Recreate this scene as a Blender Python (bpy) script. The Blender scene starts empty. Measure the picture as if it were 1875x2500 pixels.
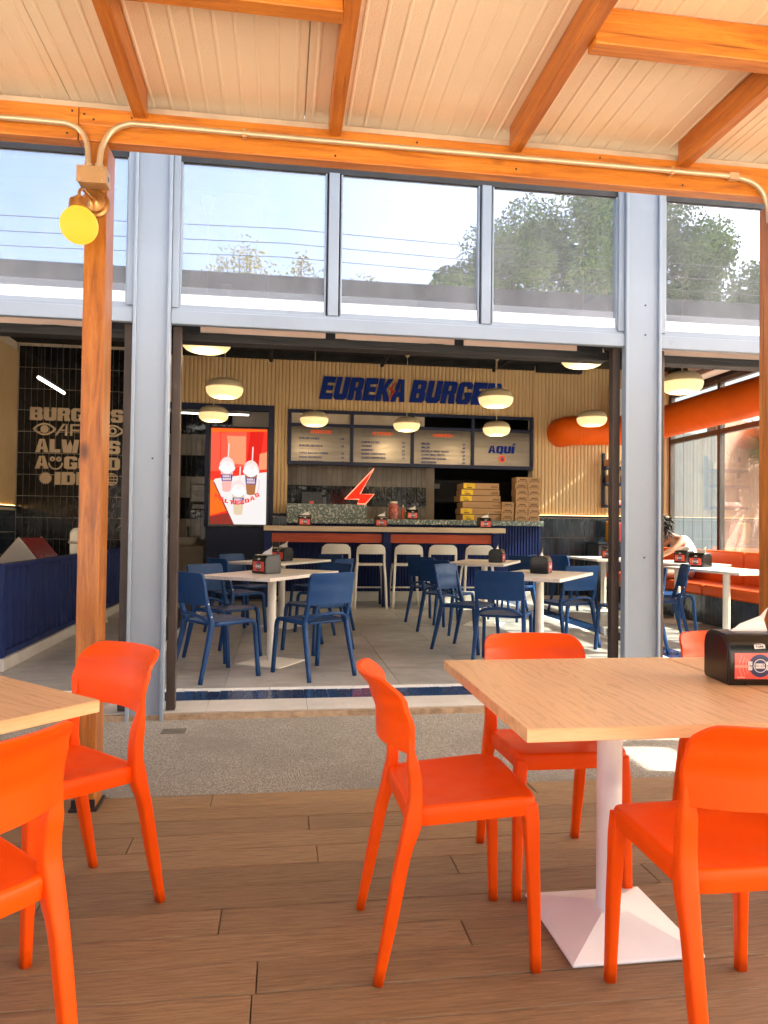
import bpy, bmesh, math, random
from mathutils import Vector, Matrix
random.seed(7)
R = math.radians
scene = bpy.context.scene
COL = scene.collection

# ------------------------------------------------------------------ camera
yaw, pitch, roll = R(8.1), R(1.2), R(0.72)
fw = Vector((math.sin(yaw)*math.cos(pitch), math.cos(yaw)*math.cos(pitch), math.sin(pitch)))
rt0 = Vector((math.cos(yaw), -math.sin(yaw), 0)); up0 = rt0.cross(fw)
up = up0*math.cos(roll) - rt0*math.sin(roll); rt = fw.cross(up)
cam = bpy.data.cameras.new('camera'); cam.sensor_fit = 'VERTICAL'; cam.sensor_height = 36
cam.lens = 36*1762/2500; cam.clip_start = 0.05; cam.clip_end = 3000
camo = bpy.data.objects.new('camera', cam); COL.objects.link(camo)
mw = Matrix((rt, up, -fw)).transposed().to_4x4(); mw.translation = (0, 0, 1.24)
camo.matrix_world = mw; scene.camera = camo
# ------------------------------------------------------------------ sky, sun, exposure
EL, AZ = R(38), R(-10)                      # sun: to the right, a little behind the viewer
sdir = Vector((math.cos(EL)*math.cos(AZ), math.cos(EL)*math.sin(AZ), math.sin(EL)))
w = bpy.data.worlds.new('World'); scene.world = w; w.use_nodes = True
nt = w.node_tree; bg = nt.nodes['Background']
sky = nt.nodes.new('ShaderNodeTexSky'); sky.sky_type = 'NISHITA'; sky.sun_disc = False
sky.sun_elevation = EL; sky.sun_rotation = math.atan2(sdir.x, sdir.y)
sky.air_density = 1.0; sky.dust_density = 8.0; sky.ozone_density = 2.0
nt.links.new(sky.outputs[0], bg.inputs[0]); bg.inputs[1].default_value = 0.15
sl = bpy.data.lights.new('sun', 'SUN'); sl.energy = 5.0; sl.angle = R(0.5); sl.color = (1, .93, .82)
so = bpy.data.objects.new('sun', sl); COL.objects.link(so); so.location = (30, -6, 25)
so.rotation_euler = sdir.to_track_quat('Z', 'Y').to_euler()
vs = scene.view_settings; vs.view_transform = 'Standard'; vs.look = 'None'; vs.gamma = 1
vs.exposure = 2.48
scene.cycles.use_denoising = True
scene.cycles.max_bounces = 10; scene.cycles.diffuse_bounces = 5; scene.cycles.glossy_bounces = 5
scene.cycles.transparent_max_bounces = 12; scene.cycles.sample_clamp_indirect = 6
scene.cycles.caustics_reflective = False; scene.cycles.caustics_refractive = False

# ------------------------------------------------------------------ mesh helpers
class MB:
    def __init__(s): s.v = []; s.f = []; s.m = []
    def add(s, vs, fs, m=0):
        b = len(s.v); s.v += [tuple(p) for p in vs]; s.f += [tuple(b+i for i in f) for f in fs]; s.m += [m]*len(fs); return s
    def box(s, x0, x1, y0, y1, z0, z1, m=0):
        return s.add([(x0,y0,z0),(x1,y0,z0),(x1,y1,z0),(x0,y1,z0),(x0,y0,z1),(x1,y0,z1),(x1,y1,z1),(x0,y1,z1)],
                     [(3,2,1,0),(4,5,6,7),(0,1,5,4),(1,2,6,5),(2,3,7,6),(3,0,4,7)], m)
    def prism(s, pts, axis, a, b, m=0):
        """2-D outline (counter-clockwise) extruded along axis x / y / z from a to b"""
        n = len(pts)
        mk = {'x': lambda p, t: (t, p[0], p[1]), 'y': lambda p, t: (p[0], t, p[1]), 'z': lambda p, t: (p[0], p[1], t)}[axis]
        vs = [mk(p, a) for p in pts] + [mk(p, b) for p in pts]
        fs = [tuple(range(n-1, -1, -1)), tuple(range(n, 2*n))] + [(i, (i+1) % n, n+(i+1) % n, n+i) for i in range(n)]
        return s.add(vs, fs, m)
    def loft(s, rings, cap0=True, cap1=True, closed=True, m=0):
        n = len(rings[0]); vs = [p for r in rings for p in r]; fs = []
        for k in range(len(rings)-1):
            for i in range(n if closed else n-1):
                j = (i+1) % n; fs.append((k*n+i, k*n+j, (k+1)*n+j, (k+1)*n+i))
        if cap0: fs.append(tuple(range(n-1, -1, -1)))
        if cap1: fs.append(tuple((len(rings)-1)*n+i for i in range(n)))
        return s.add(vs, fs, m)
    def tube(s, pts, r, n=8, m=0, cap=True):
        pts = [Vector(p) for p in pts]; rings = []; prev = None
        rs = r if isinstance(r, (list, tuple)) else [r]*len(pts)
        for i, p in enumerate(pts):
            t = (pts[min(i+1, len(pts)-1)] - pts[max(i-1, 0)]).normalized()
            if prev is None:
                a = Vector((0, 0, 1)) if abs(t.z) < .9 else Vector((1, 0, 0)); u = t.cross(a).normalized()
            else:
                u = (prev - t*prev.dot(t)).normalized()
            prev = u; v = t.cross(u)
            rings.append([p + (u*math.cos(q) + v*math.sin(q))*rs[i] for q in (2*math.pi*k/n for k in range(n))])
        return s.loft(rings, cap, cap, m=m)
    def lathe(s, prof, n=24, c=(0, 0, 0), m=0, caps=True):
        rings = [[(c[0]+r*math.cos(2*math.pi*k/n), c[1]+r*math.sin(2*math.pi*k/n), c[2]+z) for k in range(n)] for r, z in prof]
        return s.loft(rings, caps, caps, m=m)
    def sweep(s, pts, secs, side=(1, 0, 0), n=4, e=.5, m=0):
        """rounded-rectangle section along pts; secs = (half width along side, half depth)"""
        pts = [Vector(p) for p in pts]; sd = Vector(side); rings = []
        for i, p in enumerate(pts):
            t = (pts[min(i+1, len(pts)-1)] - pts[max(i-1, 0)]).normalized()
            u = (sd - t*sd.dot(t)).normalized(); v = t.cross(u); a, b = secs[i]
            ring = []
            for k in range(4*n):
                q = 2*math.pi*(k+.5)/(4*n); c_, s_ = math.cos(q), math.sin(q)
                ring.append(p + u*a*math.copysign(abs(c_)**e, c_) + v*b*math.copysign(abs(s_)**e, s_))
            rings.append(ring)
        return s.loft(rings, m=m)
    def build(s, name, mat, parent=None, smooth=False, bevel=0, seg=2, loc=None, angle=None):
        me = bpy.data.meshes.new(name); me.from_pydata(s.v, [], s.f)
        for mm in (mat if isinstance(mat, (list, tuple)) else [mat]): me.materials.append(mm)
        if isinstance(mat, (list, tuple)): me.polygons.foreach_set('material_index', s.m)
        bm = bmesh.new(); bm.from_mesh(me); bmesh.ops.recalc_face_normals(bm, faces=bm.faces); bm.to_mesh(me); bm.free()
        if smooth: me.polygons.foreach_set('use_smooth', [True]*len(me.polygons))
        if angle: me.set_sharp_from_angle(angle=R(angle))
        o = bpy.data.objects.new(name, me); COL.objects.link(o)
        if parent: o.parent = parent
        if loc: o.location = loc
        if bevel:
            b = o.modifiers.new('bevel', 'BEVEL'); b.width = bevel; b.segments = seg; b.limit_method = 'ANGLE'; b.angle_limit = R(40)
        return o
def tag(o, label, cat, group=None):
    o['label'] = label; o['category'] = cat
    if group: o['group'] = group
    return o
def struct(o): o['kind'] = 'structure'; return o
def thing(name, label, cat, loc=(0, 0, 0), rz=0, group=None):
    o = bpy.data.objects.new(name, None); COL.objects.link(o); o.empty_display_size = .1
    o.location = loc; o.rotation_euler = (0, 0, rz); return tag(o, label, cat, group)
def kids(o): return [c for c in bpy.data.objects if c.parent == o]
def copy_tree(o, parent=None, table=None):
    c = o.copy(); COL.objects.link(c); c.parent = parent
    for ch in KIDS.get(o.name, []): copy_tree(ch, c)
    return c
KIDS = {}
def note_kids(o):
    KIDS[o.name] = kids(o)
    for c in KIDS[o.name]: note_kids(c)
def dup(o, loc, rz, label, group=None):
    c = copy_tree(o); c.location = loc; c.rotation_euler = (0, 0, rz); c['label'] = label
    if group: c['group'] = group
    return c
def piece(src_mesh, name, parent, loc, rot=(0, 0, 0), scale=None):
    o = bpy.data.objects.new(name, src_mesh); COL.objects.link(o); o.parent = parent; o.location = loc; o.rotation_euler = rot
    if scale: o.scale = scale
    return o
def mesh_of(mb, mat, bevelless=True):
    o = mb.build('m', mat); me = o.data; bpy.data.objects.remove(o); return me
def heading(fx, fy): return math.atan2(fy, fx) - math.pi/2      # local +y -> (fx, fy)
def smoothpath(pts, k=4):
    P = [Vector(p) for p in pts]; out = []
    for i in range(len(P)-1):
        a, b, c, d = P[max(i-1, 0)], P[i], P[i+1], P[min(i+2, len(P)-1)]
        for j in range(k):
            t = j/k
            out.append(.5*((2*b) + (c-a)*t + (2*a-5*b+4*c-d)*t*t + (3*b-a-3*c+d)*t**3))
    return out + [P[-1]]

# ------------------------------------------------------------------ materials
def new_mat(name):
    m = bpy.data.materials.new(name); m.use_nodes = True
    n = m.node_tree.nodes; return m, m.node_tree, n['Principled BSDF']
def coords(nt, stretch=(1, 1, 1), rand=True):
    tc = nt.nodes.new('ShaderNodeTexCoord'); mp = nt.nodes.new('ShaderNodeMapping'); mp.inputs['Scale'].default_value = stretch
    nt.links.new(tc.outputs['Object'], mp.inputs['Vector'])
    if rand:
        oi = nt.nodes.new('ShaderNodeObjectInfo'); mul = nt.nodes.new('ShaderNodeMath'); mul.operation = 'MULTIPLY'; mul.inputs[1].default_value = 37.0
        nt.links.new(oi.outputs['Random'], mul.inputs[0]); nt.links.new(mul.outputs[0], mp.inputs['Location'])
    return mp.outputs[0]
def noise(nt, vec, scale, detail=4, rough=.55, dist=0):
    n = nt.nodes.new('ShaderNodeTexNoise'); n.inputs['Scale'].default_value = scale; n.inputs['Detail'].default_value = detail
    n.inputs['Roughness'].default_value = rough; n.inputs['Distortion'].default_value = dist
    nt.links.new(vec, n.inputs['Vector']); return n.outputs['Fac']
def ramp(nt, fac, stops):
    r = nt.nodes.new('ShaderNodeValToRGB'); el = r.color_ramp.elements
    el[0].position, el[0].color = stops[0][0], (*stops[0][1], 1); el[1].position, el[1].color = stops[-1][0], (*stops[-1][1], 1)
    for p, c in stops[1:-1]: e = el.new(p); e.color = (*c, 1)
    nt.links.new(fac, r.inputs[0]); return r.outputs[0]
def mixc(nt, a, b, fac, mode='MIX'):
    m = nt.nodes.new('ShaderNodeMix'); m.data_type = 'RGBA'; m.blend_type = mode
    for sock, val in ((m.inputs[6], a), (m.inputs[7], b)):
        if isinstance(val, tuple): sock.default_value = (*val, 1)
        else: nt.links.new(val, sock)
    if isinstance(fac, (int, float)): m.inputs[0].default_value = fac
    else: nt.links.new(fac, m.inputs[0])
    return m.outputs[2]
def bump(nt, bs, h, strength, dist=.01):
    b = nt.nodes.new('ShaderNodeBump'); b.inputs['Strength'].default_value = strength; b.inputs['Distance'].default_value = dist
    nt.links.new(h, b.inputs['Height']); nt.links.new(b.outputs[0], bs.inputs['Normal'])
def rand_shift(nt, col, amt):
    """value shift per object"""
    oi = nt.nodes.new('ShaderNodeObjectInfo'); mr = nt.nodes.new('ShaderNodeMapRange'); mr.inputs[3].default_value = 1-amt; mr.inputs[4].default_value = 1+amt
    nt.links.new(oi.outputs['Random'], mr.inputs[0]); h = nt.nodes.new('ShaderNodeHueSaturation')
    nt.links.new(mr.outputs[0], h.inputs['Value']); nt.links.new(col, h.inputs['Color']); return h.outputs[0]
def M(name, c, rough=.5, metal=0, var=.12, vs=3, stretch=(1, 1, 1), bp=0, bs_=60, rnd=0, spec=.5, dirt=None, coat=0):
    m, nt, b = new_mat(name); v = coords(nt, stretch)
    lo = tuple(max(0, x*(1-var)) for x in c); hi = tuple(min(1, x*(1+var)) for x in c)
    col = ramp(nt, noise(nt, v, vs, 5), [(.3, lo), (.7, hi)])
    if dirt:
        col = mixc(nt, col, dirt[0], ramp(nt, noise(nt, v, dirt[1], 6, .7), [(dirt[2], (0, 0, 0)), (min(1, dirt[2]+.12), (.8, .8, .8))]))
    if rnd: col = rand_shift(nt, col, rnd)
    nt.links.new(col, b.inputs['Base Color']); b.inputs['Metallic'].default_value = metal
    b.inputs['Specular IOR Level'].default_value = spec; b.inputs['Coat Weight'].default_value = coat
    rr = ramp(nt, noise(nt, v, vs*2.3, 4), [(.3, (rough*.85,)*3), (.7, (min(1, rough*1.15),)*3)]); nt.links.new(rr, b.inputs['Roughness'])
    if bp: bump(nt, b, noise(nt, v, bs_, 5), bp)
    return m
def WOOD(name, dark, mid, light, axis, gs=3.0, rough=.45, knots=False, rnd=.08, bp=.25, fine=1.0, coat=0):
    m, nt, b = new_mat(name); st = [14, 14, 14]; st[axis] = 1.0; v = coords(nt, tuple(st))
    g1 = noise(nt, v, gs, 6, .62, .6); g2 = noise(nt, v, gs*7*fine, 3, .6)
    col = ramp(nt, g1, [(.28, dark), (.5, mid), (.72, light)])
    col = mixc(nt, col, dark, ramp(nt, g2, [(.52, (0, 0, 0)), (.75, (.55, .55, .55))]))
    if knots:
        ks = [3.2, 3.2, 3.2]; ks[axis] = 1.5; kv = coords(nt, tuple(ks)); vo = nt.nodes.new('ShaderNodeTexVoronoi'); vo.inputs['Scale'].default_value = 1.35
        nt.links.new(kv, vo.inputs['Vector'])
        col = mixc(nt, col, tuple(x*.35 for x in dark), ramp(nt, vo.outputs['Distance'], [(.05, (.85, .85, .85)), (.12, (0, 0, 0))]))
    if knots:
        cs = [34, 34, 34]; cs[axis] = .9; col = mixc(nt, col, tuple(x*.22 for x in dark), ramp(nt, noise(nt, coords(nt, tuple(cs)), 1.0, 2, .4), [(.70, (0, 0, 0)), (.745, (.8, .8, .8))]))
    if rnd: col = rand_shift(nt, col, rnd)
    nt.links.new(col, b.inputs['Base Color']); b.inputs['Roughness'].default_value = rough; b.inputs['Coat Weight'].default_value = coat
    b.inputs['Coat Roughness'].default_value = .25
    bump(nt, b, g2, bp, .004); return m
def EMIT(name, c, s, base=None):
    m, nt, b = new_mat(name); b.inputs['Base Color'].default_value = (*(base or c), 1); b.inputs['Emission Color'].default_value = (*c, 1)
    b.inputs['Emission Strength'].default_value = s; b.inputs['Roughness'].default_value = .5; b.inputs['Specular IOR Level'].default_value = .1; return m
def GLASS(name, refl, tint=(1, 1, 1), dirt=.12, rough=.0):
    m = bpy.data.materials.new(name); m.use_nodes = True; nt = m.node_tree; nt.nodes.clear()
    out = nt.nodes.new('ShaderNodeOutputMaterial'); g = nt.nodes.new('ShaderNodeBsdfGlossy'); t = nt.nodes.new('ShaderNodeBsdfTransparent'); d = nt.nodes.new('ShaderNodeBsdfDiffuse')
    g.inputs['Roughness'].default_value = rough; g.inputs['Color'].default_value = (.92, .93, 1, 1); t.inputs['Color'].default_value = (*tint, 1); d.inputs['Color'].default_value = (.80, .82, .87, 1)
    v = coords(nt, (1, 1, .45)); mx = nt.nodes.new('ShaderNodeMixShader'); mx.inputs[0].default_value = refl
    nt.links.new(t.outputs[0], mx.inputs[1]); nt.links.new(g.outputs[0], mx.inputs[2])
    m2 = nt.nodes.new('ShaderNodeMixShader'); nt.links.new(ramp(nt, noise(nt, v, 2.2, 7, .7), [(.36, (dirt*.6,)*3), (.80, (dirt*1.5,)*3)]), m2.inputs[0])
    nt.links.new(mx.outputs[0], m2.inputs[1]); nt.links.new(d.outputs[0], m2.inputs[2]); nt.links.new(m2.outputs[0], out.inputs[0]); return m

orange, nt_, b_ = new_mat('orange_plastic')
v_ = coords(nt_); c_ = ramp(nt_, noise(nt_, v_, 9, 5), [(.3, (.87, .080, .0008)), (.7, (.91, .090, .0010))])
sc_ = ramp(nt_, noise(nt_, coords(nt_, (1, 1, 6)), 26, 6, .75), [(.66, (0, 0, 0)), (.74, (.35, .35, .35))])
nt_.links.new(mixc(nt_, c_, (.80, .14, .02), sc_), b_.inputs['Base Color']); b_.inputs['Specular IOR Level'].default_value = .22
nt_.links.new(ramp(nt_, noise(nt_, v_, 14, 6, .7), [(.3, (.34,)*3), (.7, (.52,)*3)]), b_.inputs['Roughness']); bump(nt_, b_, noise(nt_, v_, 420, 3), .10, .002)
blue = M('blue_plastic', (.008, .045, .145), .46, var=.08, vs=8, bp=.05, bs_=240, spec=.25)
cream = M('cream_plastic', (.80, .74, .64), .35, var=.04)
pink_white = M('white_paint', (.85, .86, .85), .38, var=.04, vs=6, bp=.12, bs_=120, dirt=((.10, .06, .04), 38, .70))
tableedge = WOOD('oak_edge', (.58, .32, .13), (.74, .46, .22), (.80, .53, .28), 0, gs=2.0, rough=.5, rnd=.03, bp=.05)
def OAK(name, base, line, axis):
    m, nt, b = new_mat(name); st = [1, 1, 1]; st[axis] = .16; v = coords(nt, tuple(st))
    wv = nt.nodes.new('ShaderNodeTexWave'); wv.wave_type = 'BANDS'; wv.bands_direction = 'X' if axis == 1 else 'Y'
    for k_, x_ in (('Scale', 11), ('Distortion', 13), ('Detail', 4), ('Detail Scale', 1.7), ('Detail Roughness', .55)): wv.inputs[k_].default_value = x_
    nt.links.new(v, wv.inputs['Vector']); st2 = [90, 90, 90]; st2[axis] = 3; fine = noise(nt, coords(nt, tuple(st2)), 1.0, 3)
    col = mixc(nt, base, line, ramp(nt, wv.outputs['Fac'], [(.0, (.6,)*3), (.25, (.10,)*3), (.6, (0,)*3), (1, (.1,)*3)]))
    col = mixc(nt, col, line, ramp(nt, fine, [(.5, (0,)*3), (.75, (.4,)*3)])); col = mixc(nt, col, tuple(min(1, x*1.12) for x in base), ramp(nt, noise(nt, v, 4, 4), [(.4, (0,)*3), (.7, (.6,)*3)]))
    nt.links.new(col, b.inputs['Base Color']); b.inputs['Roughness'].default_value = .42; bump(nt, b, fine, .05, .003); return m
tablewood = OAK('oak_laminate', (.68, .43, .235), (.44, .24, .11), 1)
palewood = WOOD('pale_laminate', (.62, .52, .43), (.76, .67, .58), (.82, .74, .66), 1, gs=2.6, rough=.35, rnd=.03, bp=.05)
deckwood = WOOD('deck_plank', (.150, .084, .039), (.258, .152, .072), (.345, .214, .108), 0, gs=9, rough=.5, rnd=.13, bp=.5, fine=1.6)
pineX = WOOD('stained_pine_x', (.30, .078, .007), (.54, .175, .014), (.66, .245, .030), 0, gs=2.4, knots=True, rough=.42, rnd=.07, bp=.2, coat=.15, fine=1.7)
pineY = WOOD('stained_pine_y', (.27, .064, .007), (.47, .140, .013), (.60, .205, .028), 1, gs=2.4, knots=True, rough=.42, rnd=.07, bp=.2, coat=.15, fine=1.7)
pineZ = WOOD('stained_pine_z', (.17, .045, .005), (.40, .128, .013), (.56, .21, .030), 2, gs=2.6, knots=True, rough=.4, rnd=.07, bp=.35, coat=.2, fine=1.6)
panelm = M('roof_panel', (.92, .77, .56), .5, var=.04, vs=2, bp=.35, bs_=170, rnd=.03)
rooftop = M('white_roof', (.88, .89, .90), .5, var=.04)
greyroof = M('weathered_grey_roof', (.07, .07, .07), .8, var=.4, vs=6, stretch=(1, 1, .3))
facade = M('grey_blue_paint', (.255, .305, .372), .45, var=.05, vs=2, stretch=(1, 1, .4), bp=.05, bs_=50, dirt=((.225, .215, .20), 6, .65))
brownsteel = M('brown_steel', (.060, .042, .034), .5, metal=.3, var=.35, vs=5, stretch=(1, 1, .35), dirt=((.20, .15, .12), 9, .64))
darksteel = M('dark_steel', (.018, .016, .016), .5, var=.3)
peach = M('peach_board', (.80, .56, .42), .6, var=.05)
asphalt = M('exposed_aggregate', (.165, .145, .12), .85, var=.35, vs=3, bp=.9, bs_=110)
stone = M('stone_tile', (.35, .322, .292), .36, var=.30, vs=3.4, stretch=(.85, 1.25, 1), bp=.08, bs_=14, rnd=.07, dirt=((.20, .175, .155), 3.4, .55))
palestone = M('pale_stone', (.50, .46, .42), .4, var=.12, vs=5, rnd=.05, dirt=((.36, .32, .28), 7, .6))
rawedge = M('broken_slab_edge', (.36, .25, .155), .9, var=.35, vs=14, bp=1, bs_=30)
whitestrip = M('white_stone', (.78, .76, .73), .35, var=.05)
bluetile = M('blue_glazed_tile', (.016, .042, .115), .11, var=.35, vs=9, bp=.35, bs_=14, rnd=.3)
blacktile = M('black_glazed_tile', (.012, .012, .014), .08, var=.3, vs=4, bp=.5, bs_=9, rnd=.3)
navytile = M('navy_glazed_tile', (.022, .034, .05), .14, var=.3, vs=4, bp=.45, bs_=9, rnd=.25)
greytile = M('taupe_glazed_tile', (.36, .30, .23), .18, var=.15, vs=4, bp=.45, bs_=12, rnd=.15)
grout = M('pale_grout', (.55, .47, .36), .9, var=.1)
dgrout = M('dark_grout', (.16, .14, .12), .9, var=.1)
navy = M('navy_paint', (.007, .012, .040), .5, var=.1, spec=.3)
navyblue = M('royal_navy_paint', (.007, .018, .092), .48, var=.12, vs=2, spec=.25)
beige = M('beige_ribbed_board', (.52, .35, .17), .6, var=.05, vs=2)
signblue = M('sign_blue', (.003, .020, .165), .6, var=.05, spec=.15)
signred = M('sign_red', (.42, .03, .012), .45, var=.05)
lettersand = M('sand_vinyl', (.66, .50, .32), .6, var=.04)
black = M('black_plastic', (.006, .005, .0045), .25, var=.15)
blackm = M('black_ceiling', (.004, .004, .0045), .85, var=.3)
paper = M('white_napkin', (.86, .82, .78), .8, var=.03)
cardred = M('red_insert_card', (.78, .085, .055), .3, var=.06, coat=.4)
cardblue = M('navy_insert_print', (.03, .03, .10), .35, var=.1)
brass = M('brushed_bronze', (.50, .27, .095), .32, metal=.9, var=.12, vs=6)
goldpaint = M('gold_painted_steel', (.48, .30, .145), .40, metal=.45, var=.12, vs=6)
conduitm = M('gold_conduit', (.58, .45, .29), .34, metal=.55, var=.1, vs=5)
globe = EMIT('lit_yellow_globe', (1.0, .60, .05), .215, (.10, .07, .01))
shade_up = M('pendant_cream_metal', (.46, .36, .22), .35, var=.04)
shade_lit = EMIT('pendant_lit_diffuser', (1.0, .66, .28), .185, (.55, .45, .3))
shade_in = EMIT('pendant_lit_disc', (1.0, .72, .36), .21, (.55, .45, .3))
ledm = EMIT('led_strip', (1.0, .60, .22), 1.5)
tubem = EMIT('lit_led_tube', (1, .96, .9), 2.5)
neonfill = EMIT('neon_bolt_face', (1.0, .020, .008), .20)
neontube = EMIT('neon_tube', (1.0, .22, .13), .42)
steel = M('brushed_steel_sheet', (.20, .172, .135), .34, metal=.8, var=.12, vs=2, stretch=(1, 1, 9))
terrazzo, nt_, b_ = new_mat('green_terrazzo')
v_ = coords(nt_); vo_ = nt_.nodes.new('ShaderNodeTexVoronoi'); vo_.inputs['Scale'].default_value = 42; nt_.links.new(v_, vo_.inputs['Vector'])
nt_.links.new(ramp(nt_, vo_.outputs['Color'], [(.55, (.085, .12, .105)), (.62, (.16, .20, .18)), (.8, (.5, .5, .44))]), b_.inputs['Base Color']); b_.inputs['Roughness'].default_value = .3
orangeduct = M('orange_duct', (.72, .105, .003), .55, var=.06, spec=.2)
orangewood = WOOD('orange_board', (.36, .045, .008), (.52, .068, .012), (.6, .09, .02), 0, rnd=.03)
vinyl = M('orange_vinyl', (.72, .100, .010), .45, var=.06, bp=.12, bs_=90, spec=.25)
kraft = M('kraft_cardboard', (.40, .235, .11), .75, var=.08, rnd=.06)
kraftprint = M('brown_print', (.09, .045, .02), .7)
yellow = M('yellow_label', (.80, .52, .015), .6)
plaster = M('cream_wall', (.62, .52, .40), .7)
concrete = M('pale_concrete', (.60, .55, .47), .85, var=.12, vs=1.2, bp=.3, bs_=30)
brownwall = M('brown_render', (.20, .098, .068), .9, var=.15, vs=4, bp=.6, bs_=40)
skin = M('skin', (.40, .19, .11), .5, var=.05)
hairm = M('dark_curly_hair', (.020, .012, .009), .45, var=.4, vs=60)
whitecloth = M('white_cotton', (.80, .76, .70), .85, var=.04, bp=.2, bs_=80)
darkcloth = M('black_cotton', (.014, .014, .016), .8)
bark = M('tree_bark', (.13, .09, .06), .9, var=.3, vs=8, stretch=(3, 3, .6), bp=.6, bs_=20)
leafm = M('leaf_green', (.095, .15, .035), .55, var=.45, vs=.9, rnd=.1)
leafy = M('leaf_yellow_green', (.20, .19, .055), .55, var=.4, vs=.9)
wire = M('cable_black', (.02, .02, .02), .6)
whiteplastic = M('white_appliance', (.78, .76, .72), .35, var=.04)
screw = M('screw_metal', (.55, .5, .42), .3, metal=.9)
mirrorglass = GLASS('reflective_window_glass', .47, (.72, .80, .88), .12)
clearglass = GLASS('window_glass', .13, (.84, .90, .90), .02)
# ================================================================== the setting
struct(MB().box(-300, 300, -300, 300, -.3, -.06).build('ground', concrete))
def noisy_sheet(name, x0, x1, y0, y1, z, mat, nx, ny, amp, ztop=True):
    mb = MB(); vs = []; fs = []
    for j in range(ny+1):
        for i in range(nx+1):
            vs.append((x0+(x1-x0)*i/nx, y0+(y1-y0)*j/ny, z+random.uniform(-amp, amp)))
    for j in range(ny):
        for i in range(nx): a = j*(nx+1)+i; fs.append((a, a+1, a+nx+2, a+nx+1))
    return mb.add(vs, fs).build(name, mat, smooth=True)
walk, nt_, b_ = new_mat('walkway_aggregate')
v_ = coords(nt_, rand=False); vo_ = nt_.nodes.new('ShaderNodeTexVoronoi'); vo_.inputs['Scale'].default_value = 210; nt_.links.new(v_, vo_.inputs['Vector'])
c_ = ramp(nt_, vo_.outputs['Color'], [(.15, (.13, .108, .085)), (.5, (.25, .22, .185)), (.85, (.39, .35, .305))])
c_ = mixc(nt_, c_, (.17, .145, .12), ramp(nt_, noise(nt_, v_, 1.6, 6, .65), [(.42, (0, 0, 0)), (.72, (.75, .75, .75))]))
nt_.links.new(c_, b_.inputs['Base Color']); b_.inputs['Roughness'].default_value = .9; bump(nt_, b_, vo_.outputs['Distance'], .9, .004)
struct(MB().box(-8, 12, 3.435, 4.9, -.05, -.004).build('walkway', walk))
# drain cover and hairline crack pieces in the walkway
tag(MB().box(-.07, .07, -.05, .05, 0, .006).box(-.05, .05, -.03, .03, .006, .009).build('drain_cover', M('grimy_metal', (.10, .085, .07), .7), loc=(-.62, 4.5, -.006), bevel=.002),
    'small square metal drain cover set in the walkway beside the left column', 'drain cover')

deck = struct(MB().box(-8, 9, -1.35, 3.425, -.055, -.03).build('deck', M('deck_void', (.022, .013, .008), .9)))
pw = .146; y = 3.425; row = 0; pmesh = {}
while y > -.75:
    x = -3.2 - random.uniform(0, 1.2)
    near = y > .9
    while x < 4.6:
        L = random.choice([1.5, 1.8, 2.1, 2.7]) if near else 2.6
        if L not in pmesh: pmesh[L] = mesh_of(MB().box(0, L-.003, -pw+.0046, 0, -.028, 0), deckwood)
        o = piece(pmesh[L], 'plank', deck, (x, y, random.uniform(-.0012, .0008)))
        b = o.modifiers.new('bevel', 'BEVEL'); b.width = .002; b.segments = 1
        x += L
    y -= pw; row += 1
deck_far = MB()
yy = y
while yy > -1.25: deck_far.box(-8, 9, yy-pw+.004, yy, -.028, 0); yy -= pw
o = deck_far.build('plank_rows', deckwood, deck); o['kind'] = 'stuff'

# interior slab with broken front edge
sl_ = MB(); n = 160; x0, x1 = -4.6, 6.9; top = []; bot = []
for i in range(n+1):
    x = x0+(x1-x0)*i/n; top.append((x, 4.756+random.uniform(-.006, .008), .030)); bot.append((x, 4.752+random.uniform(-.018, .012), -.05))
sl_.add(bot+top, [(i, i+1, n+2+i, n+1+i) for i in range(n)])
sl_.add([(x0, 16, .03), (x1, 16, .03)] + top, [tuple([0] + [2+i for i in range(n+1)] + [1])])
slab = struct(sl_.build('floor_slab', rawedge))
tilem = {}
def tilebox(w, d, mat, h=.008):
    k = (round(w, 3), round(d, 3), mat.name, h)
    if k not in tilem: tilem[k] = mesh_of(MB().box(.002, w-.002, .002, d-.002, 0, h), mat)
    return tilem[k]
floor = struct(MB().box(-4.6, 6.85, 4.80, 12.0, .0305, .0332).build('floor', dgrout))
def field(x0, x1, y0, y1, cell, mat, name='floor_tile'):
    nx = max(1, round((x1-x0)/cell)); ny = max(1, round((y1-y0)/cell)); cx, cy = (x1-x0)/nx, (y1-y0)/ny
    for i in range(nx):
        for j in range(ny): piece(tilebox(cx, cy, mat), name, floor, (x0+i*cx, y0+j*cy, .0335))
field(-1.06, 3.56, 5.46, 11.6, .67, stone); field(-4.4, -1.44, 5.46, 11.6, .67, stone); field(3.94, 6.75, 5.46, 11.6, .67, stone)
def strip(x0, x1, y0, y1, n, alongx, mat, name, h=.008):
    tl_ = .5 if mat is bluetile else 0
    for i in range(n):
        if alongx: w = (x1-x0)/n; piece(tilebox(w, y1-y0, mat, h), name, floor, (x0+i*w, y0, .0335), (R(random.uniform(-tl_, tl_)), R(random.uniform(-tl_, tl_)), 0))
        else: d = (y1-y0)/n; piece(tilebox(x1-x0, d, mat, h), name, floor, (x0, y0+i*d, .0335))
strip(-4.4, 6.75, 4.775, 5.085, 17, True, palestone, 'edge_stone')
strip(-2.2, 4.6, 5.09, 5.355, 80, True, bluetile, 'border_tile')
strip(-4.4, -2.2, 5.09, 5.355, 26, True, bluetile, 'border_tile')
strip(-4.4, 6.75, 5.36, 5.455, 18, True, whitestrip, 'white_strip')
strip(3.565, 3.65, 5.46, 11.6, 10, False, whitestrip, 'white_strip'); strip(3.655, 3.935, 5.46, 11.6, 44, False, bluetile, 'border_tile')
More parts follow.
